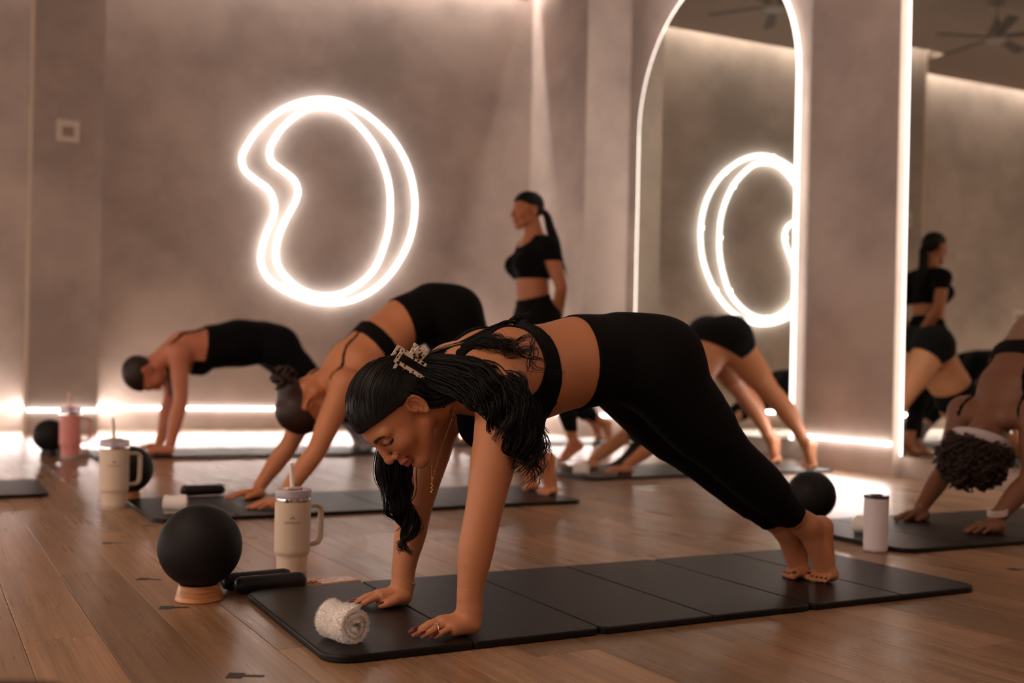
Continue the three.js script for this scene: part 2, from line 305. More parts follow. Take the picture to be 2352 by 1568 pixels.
exerciseBall(0.02, -7.15, 'charcoal ball standing behind the pink tumbler', 'black ring under the ball behind the pink tumbler', M.weight);
exerciseBall(2.855, -3.395, 'charcoal ball on the floor beside the mat of the woman with curly hair', null);

// ------------------------------------------------------------------ tumblers with handle and straw
const font = await new FontLoader().loadAsync('fonts/droid/droid_sans_bold.typeface.json');
const lathe = (pts, n = 48) => new THREE.LatheGeometry(pts.map(([r, y]) => new THREE.Vector2(r, y)), n);
const lidMat = phys({ color: 0xcdc4d2, roughness: 0.25, transmission: 0.35, thickness: 0.004, ior: 1.45 });
const strawMat = std({ color: 0xf4eee8, roughness: 0.35 });
function tumbler(x, z, turn, k, body, print, straw, label, detail) {
  const t = thing('tumbler', label, 'tumbler', [x, 0, z], turn, 'straw tumblers with big handles');
  const b = lathe([[0, 0], [0.0385, 0], [0.040, 0.002], [0.0425, 0.052], [0.0440, 0.058], [0.0478, 0.064], [0.0487, 0.07], [0.0487, 0.203], [0.0484, 0.205]]);
  mesh('cup', b, body, t);
  mesh('base_pad', lathe([[0.0405, 0.0005], [0.0412, 0.0008], [0.0414, 0.013], [0.0408, 0.0132]]), std({ color: 0xb9a99a, roughness: 0.6 }), t);
  mesh('steel_band', lathe([[0.0484, 0.204], [0.0488, 0.2045], [0.0488, 0.2135], [0.048, 0.2145], [0.046, 0.2145]]), M.steel, t);
  const lid = mesh('lid', lathe([[0.0482, 0.2145], [0.0492, 0.216], [0.0492, 0.2345], [0.0475, 0.2365], [0.034, 0.2365], [0.03, 0.2345], [0, 0.2345]]), lidMat, t);
  mesh('rotating_cover', new RoundedBoxGeometry(0.05, 0.008, 0.024, 3, 0.0035).translate(0, 0.2385, 0), body, lid);
  const hs = new THREE.CatmullRomCurve3([V(0.046, 0.187, 0), V(0.07, 0.187, 0), V(0.084, 0.185, 0), V(0.0925, 0.176, 0), V(0.094, 0.16, 0), V(0.093, 0.11, 0), V(0.0915, 0.094, 0), V(0.084, 0.083, 0), V(0.07, 0.08, 0), V(0.046, 0.08, 0)], false, 'centripetal');
  mesh('handle', sweepOval(hs, 60, 0.0066, 0.011), body, t);
  mesh('straw', new THREE.CylinderGeometry(0.0062, 0.0062, 0.11, 18, 1).rotateZ(0.09).translate(-0.003, 0.255, -0.002), straw, t);
  if (detail) {
    const wrap = (g, ang, y, r = 0.0488) => { const p = g.attributes.position; for (let i = 0; i < p.count; i++) { const a = ang + p.getX(i) / r; const rr = r + p.getZ(i); p.setXYZ(i, Math.sin(a) * rr, y + p.getY(i), Math.cos(a) * rr); } g.computeVertexNormals(); return g; };
    const tx = new TextGeometry('STANLEY', { font, size: 0.0066, depth: 0.0003, curveSegments: 3 }); tx.computeBoundingBox(); tx.translate(-tx.boundingBox.max.x / 2, 0, 0); tx.scale(1.12, 1, 1);
    mesh('lettering', wrap(tx, detail, 0.147), print, t);
    const e = new THREE.Shape(); [[-7, 0], [-7, 2], [-5.6, 3], [-6.6, 7.5], [-3.6, 5.6], [-3, 8], [-1, 9], [0, 10.8], [1.4, 9], [3, 8], [3.8, 5.6], [6.6, 7.5], [5.6, 3], [7, 2], [7, 0], [4, 0], [3.4, 3], [1, 3.4], [-1, 3.4], [-3.4, 3], [-4, 0]].forEach(([px, py], i) => e[i ? 'lineTo' : 'moveTo'](px * 0.001, py * 0.001)); e.closePath();
    mesh('emblem', wrap(new THREE.ExtrudeGeometry(e, { depth: 0.0003, bevelEnabled: false }), detail, 0.158), print, t);
  }
  t.scale.setScalar(k); return t;
}
function sweepOval(curve, n, ra, rb) {   // oval tube: ra in the plane of the curve, rb across it
  const g = new THREE.TubeGeometry(curve, n, 1, 14, false), p = g.attributes.position, fr = curve.getSpacedPoints(n);
  for (let i = 0; i <= n; i++) { const c = curve.getPointAt(i / n); for (let j = 0; j <= 14; j++) { const q = i * 15 + j; const dx = p.getX(q) - c.x, dy = p.getY(q) - c.y, dz = p.getZ(q) - c.z; p.setXYZ(q, c.x + dx * ra, c.y + dy * ra, c.z + dz * rb); } }
  g.computeVertexNormals(); return g;
}
const creamN = layered(256, [[50, 50, 1]]);
const creamMat = std({ color: 0xd9c8b4, roughness: 0.55, bumpMap: texture(256, (i) => grey(creamN[i]), false, 8), bumpScale: 0.0002 });
tumbler(0.625, -2.875, 0.38, 1.0, creamMat, std({ color: 0x9b8b7c, roughness: 0.4 }), strawMat, 'cream tumbler with printed logo and straw beside the phone and hand weights', -0.60);
tumbler(0.25, -4.45, 0.40, 1.16, creamMat, std({ color: 0x9b8b7c, roughness: 0.4 }), strawMat, 'cream tumbler with handle in front of a charcoal ball', -0.46);
tumbler(0.135, -6.98, 0.35, 1.3, std({ color: 0xe0938c, roughness: 0.5 }), M.whitePlastic, std({ color: 0xf0b5ab, roughness: 0.35 }), 'salmon pink tumbler with handle and pink straw', false);
{ // white slim bottle
  const t = thing('slim_bottle', 'white slim tumbler with a dark clear lid beside the curly-haired woman', 'bottle', [2.545, 0, -2.70]);
  mesh('cup', lathe([[0, 0], [0.034, 0], [0.0385, 0.004], [0.0395, 0.012], [0.0405, 0.165], [0.0405, 0.178]]), std({ color: 0xd8d2da, roughness: 0.4 }), t);
  const lid = mesh('lid', lathe([[0.0405, 0.178], [0.0412, 0.179], [0.0412, 0.188], [0.039, 0.19], [0.033, 0.19], [0.031, 0.186], [0, 0.186]]), phys({ color: 0x3b3c42, roughness: 0.15, transmission: 0.3, thickness: 0.004 }), t);
  mesh('slider', new RoundedBoxGeometry(0.03, 0.006, 0.012, 2, 0.002).translate(0, 0.189, 0), M.weight, lid);
}
// ------------------------------------------------------------------ hand weights
function handWeight(x, y, z, turn, label, len = 0.186, r = 0.0215) {
  const t = thing('hand_weight', label, 'hand weight', [x, y + r, z], turn, 'black soft hand weights');
  const prof = [[0, -len / 2], [r * 0.45, -len / 2 + 0.001], [r * 0.8, -len / 2 + 0.006], [r, -len / 2 + 0.018], [r, len / 2 - 0.018], [r * 0.8, len / 2 - 0.006], [r * 0.45, len / 2 - 0.001], [0, len / 2]];
  const g = lathe(prof, 36); g.rotateZ(Math.PI / 2); mesh('grip', g, M.weight, t);
  for (const s of [-1, 1]) { const c = new THREE.CylinderGeometry(r * 0.3, r * 0.3, 0.002, 20); c.rotateZ(Math.PI / 2); c.translate(s * (len / 2), 0, 0); mesh('end_dimple', c, M.base, t); }
}
handWeight(0.530, 0, -2.680, 0.12, 'black hand weight touching the mat beside the phone');
handWeight(0.505, 0, -2.738, 0.16, 'black hand weight lying beyond its twin beside the cream tumbler');
handWeight(0.625, MT, -4.68, 0.10, 'black hand weight on the mat of the woman with a low bun', 0.19, 0.0235);
handWeight(0.125, 0, -7.33, 0.10, 'black hand weight on the floor behind the pink tumbler', 0.186, 0.0235);
// ------------------------------------------------------------------ soft bag on the open floor, close to the viewer
{
  const t = thing('gym_bag', 'black soft gym bag standing on the open floor', 'bag', [-0.200, 0, -1.040], -0.418), b = phys({ color: 0x060606, roughness: 0.9, specularIntensity: 0.3 });
  mesh('bag_body', new RoundedBoxGeometry(0.46, 0.272, 0.26, 5, 0.05).translate(0, 0.136, 0), b, t);
  mesh('zip', new RoundedBoxGeometry(0.36, 0.006, 0.012, 2, 0.002).translate(0, 0.273, 0), M.weight, t);
  for (const z of [-0.132, 0.132]) { const c = new THREE.CatmullRomCurve3([V(-0.12, 0.05, z), V(-0.12, 0.18, z * 1.03), V(-0.06, 0.235, z * 1.03), V(0.06, 0.235, z * 1.03), V(0.12, 0.18, z * 1.03), V(0.12, 0.05, z)]); mesh('carry_strap', new THREE.TubeGeometry(c, 40, 0.008, 8), b, t); }
}
// ------------------------------------------------------------------ phone
{
  const t = thing('phone', 'phone in a gold and pink marbled case lying beside the mat', 'phone', [0.694, 0, -2.722], 0.25);
  const cv = document.createElement('canvas'); cv.width = 256; cv.height = 128; const c = cv.getContext('2d'); c.fillStyle = '#a06a44'; c.fillRect(0, 0, 256, 128);
  for (let i = 0; i < 9; i++) { c.fillStyle = ['#c98f86', '#8a4b3c', '#d7a596', '#b5736a'][i % 4]; c.beginPath(); c.ellipse(40 + rnd() * 150, 20 + rnd() * 90, 12 + rnd() * 36, 6 + rnd() * 16, rnd() * 3, 0, 7); c.fill(); }
  const tex = new THREE.CanvasTexture(cv); tex.colorSpace = THREE.SRGBColorSpace;
  const bodyM = std({ color: 0xb98a5e, roughness: 0.3, metalness: 0.4 });
  mesh('case', new RoundedBoxGeometry(0.150, 0.010, 0.074, 4, 0.0045).translate(0, 0.005, 0), bodyM, t);
  const pl = new THREE.PlaneGeometry(0.138, 0.064); pl.rotateX(-Math.PI / 2); pl.translate(0, 0.0102, 0); mesh('back_print', pl, std({ map: tex, roughness: 0.25 }), t);
  mesh('camera_bump', new RoundedBoxGeometry(0.028, 0.003, 0.028, 2, 0.0012).translate(-0.054, 0.0112, 0.014), bodyM, t);
  for (const [x, z] of [[-0.060, 0.020], [-0.060, 0.008], [-0.048, 0.014]]) mesh('lens', new THREE.CylinderGeometry(0.005, 0.005, 0.002, 20).translate(x, 0.0135, z), std({ color: 0x0b0b0d, roughness: 0.1 }), t);
}
// ------------------------------------------------------------------ rolled towels
const terryN = layered(512, [[60, 60, 2], [28, 30, 1]]);
const terryMat = std({ color: 0xf5f0ec, roughness: 0.95, bumpMap: texture(512, (i) => grey(terryN[i]), false, 14), bumpScale: 0.0015 });
function towelGeo(len, R, turns, th, s0) {      // a rolled strip: spiral cross-section, long axis x
  const n = Math.round(turns * 40), ring = [], N = 36, rr = (a) => R * (0.20 + 0.80 * a), wob = (u, a) => 1 + 0.06 * Math.sin(u * 9 + a * 3 + s0) + 0.04 * Math.sin(u * 23 + s0 * 2);
  const P = [], I = [];
  for (let j = 0; j <= N; j++) {
    const u = j / N, x = (u - 0.5) * len;
    for (const side of [1, -1]) for (let i = 0; i <= n; i++) {
      const a = i / n, ang = a * turns * Math.PI * 2 + s0, r = rr(a) + side * th / 2 * (j === 0 || j === N ? 0.55 : 1), k = wob(u * 0.3, a * 6), ex = (j === 0 || j === N) ? 1 : 0;
      P.push(x * (1 + 0.05 * Math.sin(ang * 2 + s0)) , Math.sin(ang) * r * k * 0.96, Math.cos(ang) * r * k);
    }
  }
  const row = 2 * (n + 1), id = (j, s, i) => j * row + s * (n + 1) + i;
  const quad = (a, b, c, d) => I.push(a, b, c, a, c, d);
  for (let j = 0; j < N; j++) { for (let i = 0; i < n; i++) { quad(id(j, 0, i), id(j, 0, i + 1), id(j + 1, 0, i + 1), id(j + 1, 0, i)); quad(id(j, 1, i), id(j + 1, 1, i), id(j + 1, 1, i + 1), id(j, 1, i + 1)); } quad(id(j, 0, n), id(j, 1, n), id(j + 1, 1, n), id(j + 1, 0, n)); quad(id(j, 0, 0), id(j + 1, 0, 0), id(j + 1, 1, 0), id(j, 1, 0)); }
  for (let i = 0; i < n; i++) { quad(id(0, 0, i), id(0, 1, i), id(0, 1, i + 1), id(0, 0, i + 1)); quad(id(N, 0, i), id(N, 0, i + 1), id(N, 1, i + 1), id(N, 1, i)); }
  const g = new THREE.BufferGeometry(); g.setAttribute('position', new THREE.Float32BufferAttribute(P, 3)); g.setIndex(I); g.computeVertexNormals(); { const q = n + (N >> 1) * row - 3, P3 = g.attributes.position, N3 = g.attributes.normal; if (P3.getY(q) * N3.getY(q) + P3.getZ(q) * N3.getZ(q) < 0) { for (let i = 0; i < I.length; i += 3) [I[i + 1], I[i + 2]] = [I[i + 2], I[i + 1]]; g.setIndex(I); g.computeVertexNormals(); } } return planarUV(g);
}
function towel(x, y, z, turn, label, len, R, s0, fibres) {
  const t = thing('rolled_towel', label, 'towel', [x, y + R * 0.985, z], turn, 'small white rolled towels');
  const g = towelGeo(len, R, 2.6, R * 0.29, s0); mesh('roll', g, terryMat, t);
  if (fibres) {
    const tuft = new THREE.ConeGeometry(0.0006, 0.0056, 4, 1); tuft.translate(0, 0.0022, 0);
    const im = new THREE.InstancedMesh(tuft, phys({ color: 0xfbf7f4, roughness: 1, transmission: 0.4, thickness: 0 }), fibres); im.name = 'terry_loops'; im.userData.kind = 'stuff'; const d = new THREE.Object3D(), p = g.attributes.position, nn = g.attributes.normal;
    const rowN = Math.round(2.6 * 40) + 1, at = (q) => [V(p.getX(q), p.getY(q), p.getZ(q)), V(nn.getX(q), nn.getY(q), nn.getZ(q))];
    for (let i = 0; i < fibres; i++) {      // evenly over the outer turn, the rest around the open ends
      const end = rnd() < 0.22, j = end ? (rnd() < 0.5 ? 0 : 35) : Math.floor(rnd() * 36), side = end && rnd() < 0.5 ? 1 : 0, k = Math.min(rowN - 2, Math.floor(rowN * (end ? rnd() : 0.58 + 0.42 * rnd()))), u = end ? (j ? 1 - 0.5 * rnd() : 0.5 * rnd()) : rnd(), v = rnd(), q = j * 2 * rowN + side * rowN + k;
      const [A, nA] = at(q), [B] = at(q + 1), [C] = at(q + 2 * rowN), pos = A.clone().lerp(B, v).add(C.clone().sub(A).multiplyScalar(u)), out = V(0, pos.y, pos.z).normalize().multiplyScalar(side ? -1 : 1), nv = out.add(V(end ? (j ? 0.8 : -0.8) : 0, 0, 0)).add(V(rnd() - 0.5, rnd() - 0.5, rnd() - 0.5)).normalize();
      d.position.copy(pos); d.quaternion.setFromUnitVectors(V(0, 1, 0), nv); d.scale.setScalar(0.6 + rnd() * 0.6); d.updateMatrix(); im.setMatrixAt(i, d.matrix);
    }
    t.add(im);
  }
}
towel(0.562, MT, -2.085, -1.2, 'white terry towel rolled up beside the wavy-haired woman\'s hands', 0.086, 0.036, 4.3, 6500);
towel(0.452, MT, -4.13, -0.2, 'white rolled towel on the mat corner near the cream tumbler', 0.085, 0.036, 1.2, 0);
towel(2.745, MT, -5.19, -0.7, 'white rolled towel on the mat of the woman in short shorts', 0.08, 0.038, 2.2, 0);
towel(2.735, MT, -2.95, -1.2, 'white rolled towel half hidden behind the white slim tumbler', 0.075, 0.034, 3.1, 0);
towel(0.205, 0, -7.12, -0.4, 'white rolled towel on the floor beside the pink tumbler', 0.07, 0.026, 0.4, 0);
// ------------------------------------------------------------------ floor tape
const tapeMat = std({ color: 0x3a3536, roughness: 0.6 });
function tape(x, z, turn, k, label) {
  const s = new THREE.Shape(); [[0, 0], [0.03, 0], [0.03, 0.011], [0.068, 0.011], [0.068, 0.023], [0.03, 0.023], [0.03, 0.034], [0, 0.034]].forEach(([a, b], i) => s[i ? 'lineTo' : 'moveTo'](a * k, b * k)); s.closePath();
  const g = new THREE.ExtrudeGeometry(s, { depth: 0.0004, bevelEnabled: false }); g.rotateX(-Math.PI / 2); const m = single('floor_marker', g, tapeMat, label, 'tape', 'dark tape markers that show where mats go'); m.position.set(x, 0.0002, z); m.rotation.y = turn;
}
tape(0.222, -2.93, -0.5, 0.95, 'dark tape marker on the planks behind the ball in its wooden ring');
tape(0.246, -2.555, -0.25, 1.0, 'dark tape marker tucked under the wooden ring');
tape(0.305, -1.945, -0.4, 1.0, 'dark tape marker near the corner of the wavy-haired woman\'s mat');
tape(0.168, -3.56, -0.2, 0.95, 'dark tape marker between the ball and the second cream tumbler');
tape(0.315, -3.915, -0.2, 0.85, 'dark tape marker by the corner of the mat with the rolled towel');
tape(2.70, -2.29, -0.3, 1.1, 'dark tape marker by the curly-haired woman\'s mat');

// ------------------------------------------------------------------ bodies: distance field on a grid, meshed with surface nets
const smin = (a, b, k) => { const h = Math.max(k - Math.abs(a - b), 0) / k; return Math.min(a, b) - h * h * k * 0.25; };
class Field {
  constructor(lo, hi, h) {
    this.lo = lo; this.h = h; this.n = [0, 1, 2].map((i) => Math.ceil((hi[i] - lo[i]) / h) + 2); const [a, b, c] = this.n;
    this.d = new Float32Array(a * b * c).fill(0.3);
  }
  each(lo, hi, fn) {
    const { n, h, d } = this, r = [0, 1, 2].map((i) => [Math.max(0, Math.floor((lo[i] - this.lo[i]) / h)), Math.min(n[i] - 1, Math.ceil((hi[i] - this.lo[i]) / h))]);
    for (let k = r[2][0]; k <= r[2][1]; k++) for (let j = r[1][0]; j <= r[1][1]; j++) { let q = (k * n[1] + j) * n[0] + r[0][0]; const y = this.lo[1] + j * h, z = this.lo[2] + k * h; for (let i = r[0][0]; i <= r[0][1]; i++, q++) d[q] = fn(this.lo[0] + i * h, y, z, d[q]); }
  }
  // tapered capsule; ax/sc stretch its cross-section by sc along the unit vector ax
  bone(a, b, ra, rb, k = 0.02, ax, sc = 1) {
    const R = Math.max(ra, rb) * Math.max(1, sc) + k + this.h * 2, lo = [0, 1, 2].map((i) => Math.min(a[i], b[i]) - R), hi = [0, 1, 2].map((i) => Math.max(a[i], b[i]) + R);
    const bx = b[0] - a[0], by = b[1] - a[1], bz = b[2] - a[2], L = bx * bx + by * by + bz * bz || 1e-9, f = 1 / sc - 1;
    this.each(lo, hi, (x, y, z, o) => {
      let px = x - a[0], py = y - a[1], pz = z - a[2]; const t = Math.max(0, Math.min(1, (px * bx + py * by + pz * bz) / L)); px -= t * bx; py -= t * by; pz -= t * bz;
      if (ax) { const c = (px * ax[0] + py * ax[1] + pz * ax[2]) * f; px += ax[0] * c; py += ax[1] * c; pz += ax[2] * c; }
      return smin(o, Math.sqrt(px * px + py * py + pz * pz) - (ra + (rb - ra) * t), k);
    });
  }
  // a limb: the segments meet without swelling at the joints, then the whole limb is blended in
  chain(pts, k = 0.02) {
    const R = Math.max(...pts.map((p) => p[3])) + k + this.h * 2, lo = [0, 1, 2].map((i) => Math.min(...pts.map((p) => p[i])) - R), hi = [0, 1, 2].map((i) => Math.max(...pts.map((p) => p[i])) + R);
    const sg = pts.slice(1).map((b, i) => { const a = pts[i], v = [b[0] - a[0], b[1] - a[1], b[2] - a[2]]; return [a, v, v[0] * v[0] + v[1] * v[1] + v[2] * v[2] || 1e-9, b[3] - a[3]]; });
    this.each(lo, hi, (x, y, z, o) => {
      let m = 1; for (const [a, v, L, dr] of sg) { let px = x - a[0], py = y - a[1], pz = z - a[2]; const t = Math.max(0, Math.min(1, (px * v[0] + py * v[1] + pz * v[2]) / L)); px -= t * v[0]; py -= t * v[1]; pz -= t * v[2]; m = Math.min(m, Math.sqrt(px * px + py * py + pz * pz) - a[3] - dr * t); }
      return smin(o, m, k);
    });
  }
  ball(c, r, k = 0.02) { this.bone(c, c, r, r, k); }
  // ellipsoid with axes; cut = true carves it out
  egg(c, ax, r, k = 0.015, cut = false) {
    const R = Math.max(...r) + k + this.h * 2, m = Math.min(...r);
    this.each(c.map((v) => v - R), c.map((v) => v + R), (x, y, z, o) => {
      const p = [x - c[0], y - c[1], z - c[2]]; let q = 0, g = 0; for (let i = 0; i < 3; i++) { const e = p[0] * ax[i][0] + p[1] * ax[i][1] + p[2] * ax[i][2]; q += (e / r[i]) ** 2; g += (e / (r[i] * r[i])) ** 2; }
      const k0 = Math.sqrt(q), k1 = Math.sqrt(g), dd = k1 > 1e-6 ? k0 * (k0 - 1) / k1 : -m;
      return cut ? -smin(-o, dd, k) : smin(o, dd, k);
    });
  }
  clip(fn) { const { n, h, d, lo } = this; let q = 0; for (let k = 0; k < n[2]; k++) for (let j = 0; j < n[1]; j++) for (let i = 0; i < n[0]; i++, q++) if (d[q] < 0.05) d[q] = Math.max(d[q], fn(lo[0] + i * h, lo[1] + j * h, lo[2] + k * h)); return this; }
  shell(off, fn) { const f = Object.create(Field.prototype); f.lo = this.lo; f.h = this.h; f.n = this.n; f.d = new Float32Array(this.d.length); const { n, h, d, lo } = this; let q = 0; for (let k = 0; k < n[2]; k++) for (let j = 0; j < n[1]; j++) for (let i = 0; i < n[0]; i++, q++) { const v = d[q]; f.d[q] = v < 0.05 ? Math.max(v - off, fn(lo[0] + i * h, lo[1] + j * h, lo[2] + k * h)) : v; } return f; }
  geometry(color) {
    const { n: [A, B, C], h, d, lo } = this, S = A * B, at = new Int32Array(A * B * C).fill(-1), P = [], N = [], I = [], K = [];
    const off = [0, 1, A, A + 1, S, S + 1, S + A, S + A + 1], E = [[0, 1], [2, 3], [4, 5], [6, 7], [0, 2], [1, 3], [4, 6], [5, 7], [0, 4], [1, 5], [2, 6], [3, 7]], v = new Float32Array(8);
    for (let k = 0; k < C - 1; k++) for (let j = 0; j < B - 1; j++) for (let i = 0; i < A - 1; i++) {
      const q = k * S + j * A + i; let m = 0; for (let c = 0; c < 8; c++) { v[c] = d[q + off[c]]; if (v[c] < 0) m |= 1 << c; }
      if (m === 0 || m === 255) continue;
      let x = 0, y = 0, z = 0, cnt = 0;
      for (const [a, b] of E) if ((v[a] < 0) !== (v[b] < 0)) { const t = v[a] / (v[a] - v[b]); x += (a & 1) + t * ((b & 1) - (a & 1)); y += ((a >> 1) & 1) + t * (((b >> 1) & 1) - ((a >> 1) & 1)); z += (a >> 2) + t * ((b >> 2) - (a >> 2)); cnt++; }
      x /= cnt; y /= cnt; z /= cnt; at[q] = P.length / 3;
      const X = lo[0] + (i + x) * h, Y = lo[1] + (j + y) * h, Z = lo[2] + (k + z) * h; P.push(X, Y, Z);
      const l2 = (a, b, t) => a + (b - a) * t;
      let gx = l2(l2(v[1] - v[0], v[3] - v[2], y), l2(v[5] - v[4], v[7] - v[6], y), z), gy = l2(l2(v[2] - v[0], v[3] - v[1], x), l2(v[6] - v[4], v[7] - v[5], x), z), gz = l2(l2(v[4] - v[0], v[5] - v[1], x), l2(v[6] - v[2], v[7] - v[3], x), y);
      const g = Math.hypot(gx, gy, gz) || 1; N.push(gx / g, gy / g, gz / g); if (color) K.push(...color(X, Y, Z));
    }
    const quad = (a, b, c, e, flip) => { if (a < 0 || b < 0 || c < 0 || e < 0) return; flip ? I.push(a, c, b, a, e, c) : I.push(a, b, c, a, c, e); };
    for (let k = 1; k < C - 1; k++) for (let j = 1; j < B - 1; j++) for (let i = 1; i < A - 1; i++) {
      const q = k * S + j * A + i, s = d[q] < 0;
      if (s !== (d[q + 1] < 0)) quad(at[q - A - S], at[q - S], at[q], at[q - A], !s);
      if (s !== (d[q + A] < 0)) quad(at[q - 1 - S], at[q - 1], at[q], at[q - S], !s);
      if (s !== (d[q + S] < 0)) quad(at[q - 1 - A], at[q - A], at[q], at[q - 1], !s);
    }
    const g = new THREE.BufferGeometry(); g.setAttribute('position', new THREE.Float32BufferAttribute(P, 3)); g.setAttribute('normal', new THREE.Float32BufferAttribute(N, 3)); if (color) g.setAttribute('color', new THREE.Float32BufferAttribute(K, 3)); g.setIndex(I); return g;
  }
}
const vadd = (a, b, k = 1) => [a[0] + b[0] * k, a[1] + b[1] * k, a[2] + b[2] * k], vsub = (a, b) => vadd(a, b, -1), vdot = (a, b) => a[0] * b[0] + a[1] * b[1] + a[2] * b[2];
const vnorm = (a) => { const l = Math.hypot(...a); return a.map((v) => v / l); }, vcross = (a, b) => [a[1] * b[2] - a[2] * b[1], a[2] * b[0] - a[0] * b[2], a[0] * b[1] - a[1] * b[0]], vmix = (a, b, t) => a.map((v, i) => v + (b[i] - v) * t);
// a frame for local features: at(f, u, l) = forward, up, sideways
function frameOf(c, fwd, up, k = 1) {
  const f = vnorm(fwd), l = vnorm(vcross(up, f)), u = vcross(f, l);
  return { c, f, u, l, k, at: (a, b, e) => [0, 1, 2].map((i) => c[i] + k * (a * f[i] + b * u[i] + e * l[i])), inv: (p) => { const q = vsub(p, c); return [vdot(q, f) / k, vdot(q, u) / k, vdot(q, l) / k]; } };
}
function headInto(F, H, fine) {
  const { at, k } = H, ax = [H.f, H.u, H.l];
  F.egg(at(-0.012, 0.038, 0), ax, [0.094 * k, 0.084 * k, 0.074 * k], 0.01);
  F.egg(at(0.034, -0.012, 0), ax, [0.056 * k, 0.086 * k, 0.060 * k], 0.02 * k);
  for (const s of [-1, 1]) {
    F.bone(at(-0.002, -0.050, s * 0.046), at(0.062, -0.096, s * 0.012), 0.020 * k, 0.018 * k, 0.02 * k);
    F.ball(at(0.060, -0.022, s * 0.036), 0.022 * k, 0.02 * k);
    F.bone(at(0.078, 0.026, s * 0.010), at(0.070, 0.026, s * 0.044), 0.012 * k, 0.010 * k, 0.016 * k);
  }
  F.ball(at(0.072, -0.098, 0), 0.0165 * k, 0.016 * k);
  if (fine) for (const s of [-1, 1]) F.egg(at(0.098, 0.010, s * 0.030), ax, [0.017 * k, 0.010 * k, 0.015 * k], 0.008 * k, true);
  if (fine) for (const s of [-1, 1]) F.egg(at(0.076, 0.008, s * 0.030), ax, [0.0135 * k, 0.0105 * k, 0.015 * k], 0.003 * k);
  F.bone(at(0.086, 0.018, 0), at(0.106, -0.024, 0), 0.0078 * k, 0.0095 * k, 0.010 * k);
  F.ball(at(0.106, -0.029, 0), 0.0106 * k, 0.006 * k);
  for (const s of [-1, 1]) F.ball(at(0.095, -0.033, s * 0.0125), 0.0086 * k, 0.005 * k);
  F.bone(at(0.086, -0.045, 0), at(0.090, -0.056, 0), 0.010 * k, 0.009 * k, 0.01 * k);
  if (fine) for (const s of [-1, 1]) F.egg(at(0.101, -0.0395, s * 0.006), ax, [0.005 * k, 0.004 * k, 0.0032 * k], 0.002 * k, true);
  F.bone(at(0.088, -0.0615, -0.016), at(0.0955, -0.0605, -0.003), 0.0035 * k, 0.0062 * k, 0.005 * k); F.bone(at(0.088, -0.0615, 0.016), at(0.0955, -0.0605, 0.003), 0.0035 * k, 0.0062 * k, 0.005 * k);
  F.bone(at(0.085, -0.0705, -0.013), at(0.0925, -0.0725, 0), 0.0045 * k, 0.0068 * k, 0.004 * k); F.bone(at(0.085, -0.0705, 0.013), at(0.0925, -0.0725, 0), 0.0045 * k, 0.0068 * k, 0.004 * k);
  for (const s of [-1, 1]) {
    const E = frameOf(at(-0.014, -0.002, s * 0.0745), vnorm([0, 1, 2].map((i) => -H.f[i] * 0.92 + H.l[i] * s * 0.4 + H.u[i] * 0.12)), H.u, k), e3 = [E.f, E.u, E.l], out = s * Math.sign(vdot(E.l, H.l));
    F.egg(E.at(0.002, 0, 0), e3, [0.0185 * k, 0.030 * k, 0.0075 * k], 0.008 * k);
    if (fine) {
      F.egg(E.at(0.000, 0.003, out * 0.0075), e3, [0.0125 * k, 0.021 * k, 0.0065 * k], 0.003 * k, true);
      const rim = [[-0.013, -0.002], [-0.014, 0.014], [-0.006, 0.026], [0.006, 0.0275], [0.016, 0.020], [0.0185, 0.006], [0.0165, -0.008], [0.010, -0.020], [0.002, -0.028]].map(([a, b]) => [...E.at(a, b, out * 0.0055), 0.0038 * k]); F.chain(rim, 0.003 * k);
      F.chain([[0.006, 0.016], [0.010, 0.004], [0.006, -0.010], [-0.001, -0.016]].map(([a, b]) => [...E.at(a, b, out * 0.004), 0.003 * k]), 0.003 * k); F.ball(E.at(0.0, -0.027, out * 0.003), 0.0072 * k, 0.004 * k); F.ball(E.at(-0.011, -0.005, out * 0.004), 0.0042 * k, 0.004 * k);
    }
  }
}
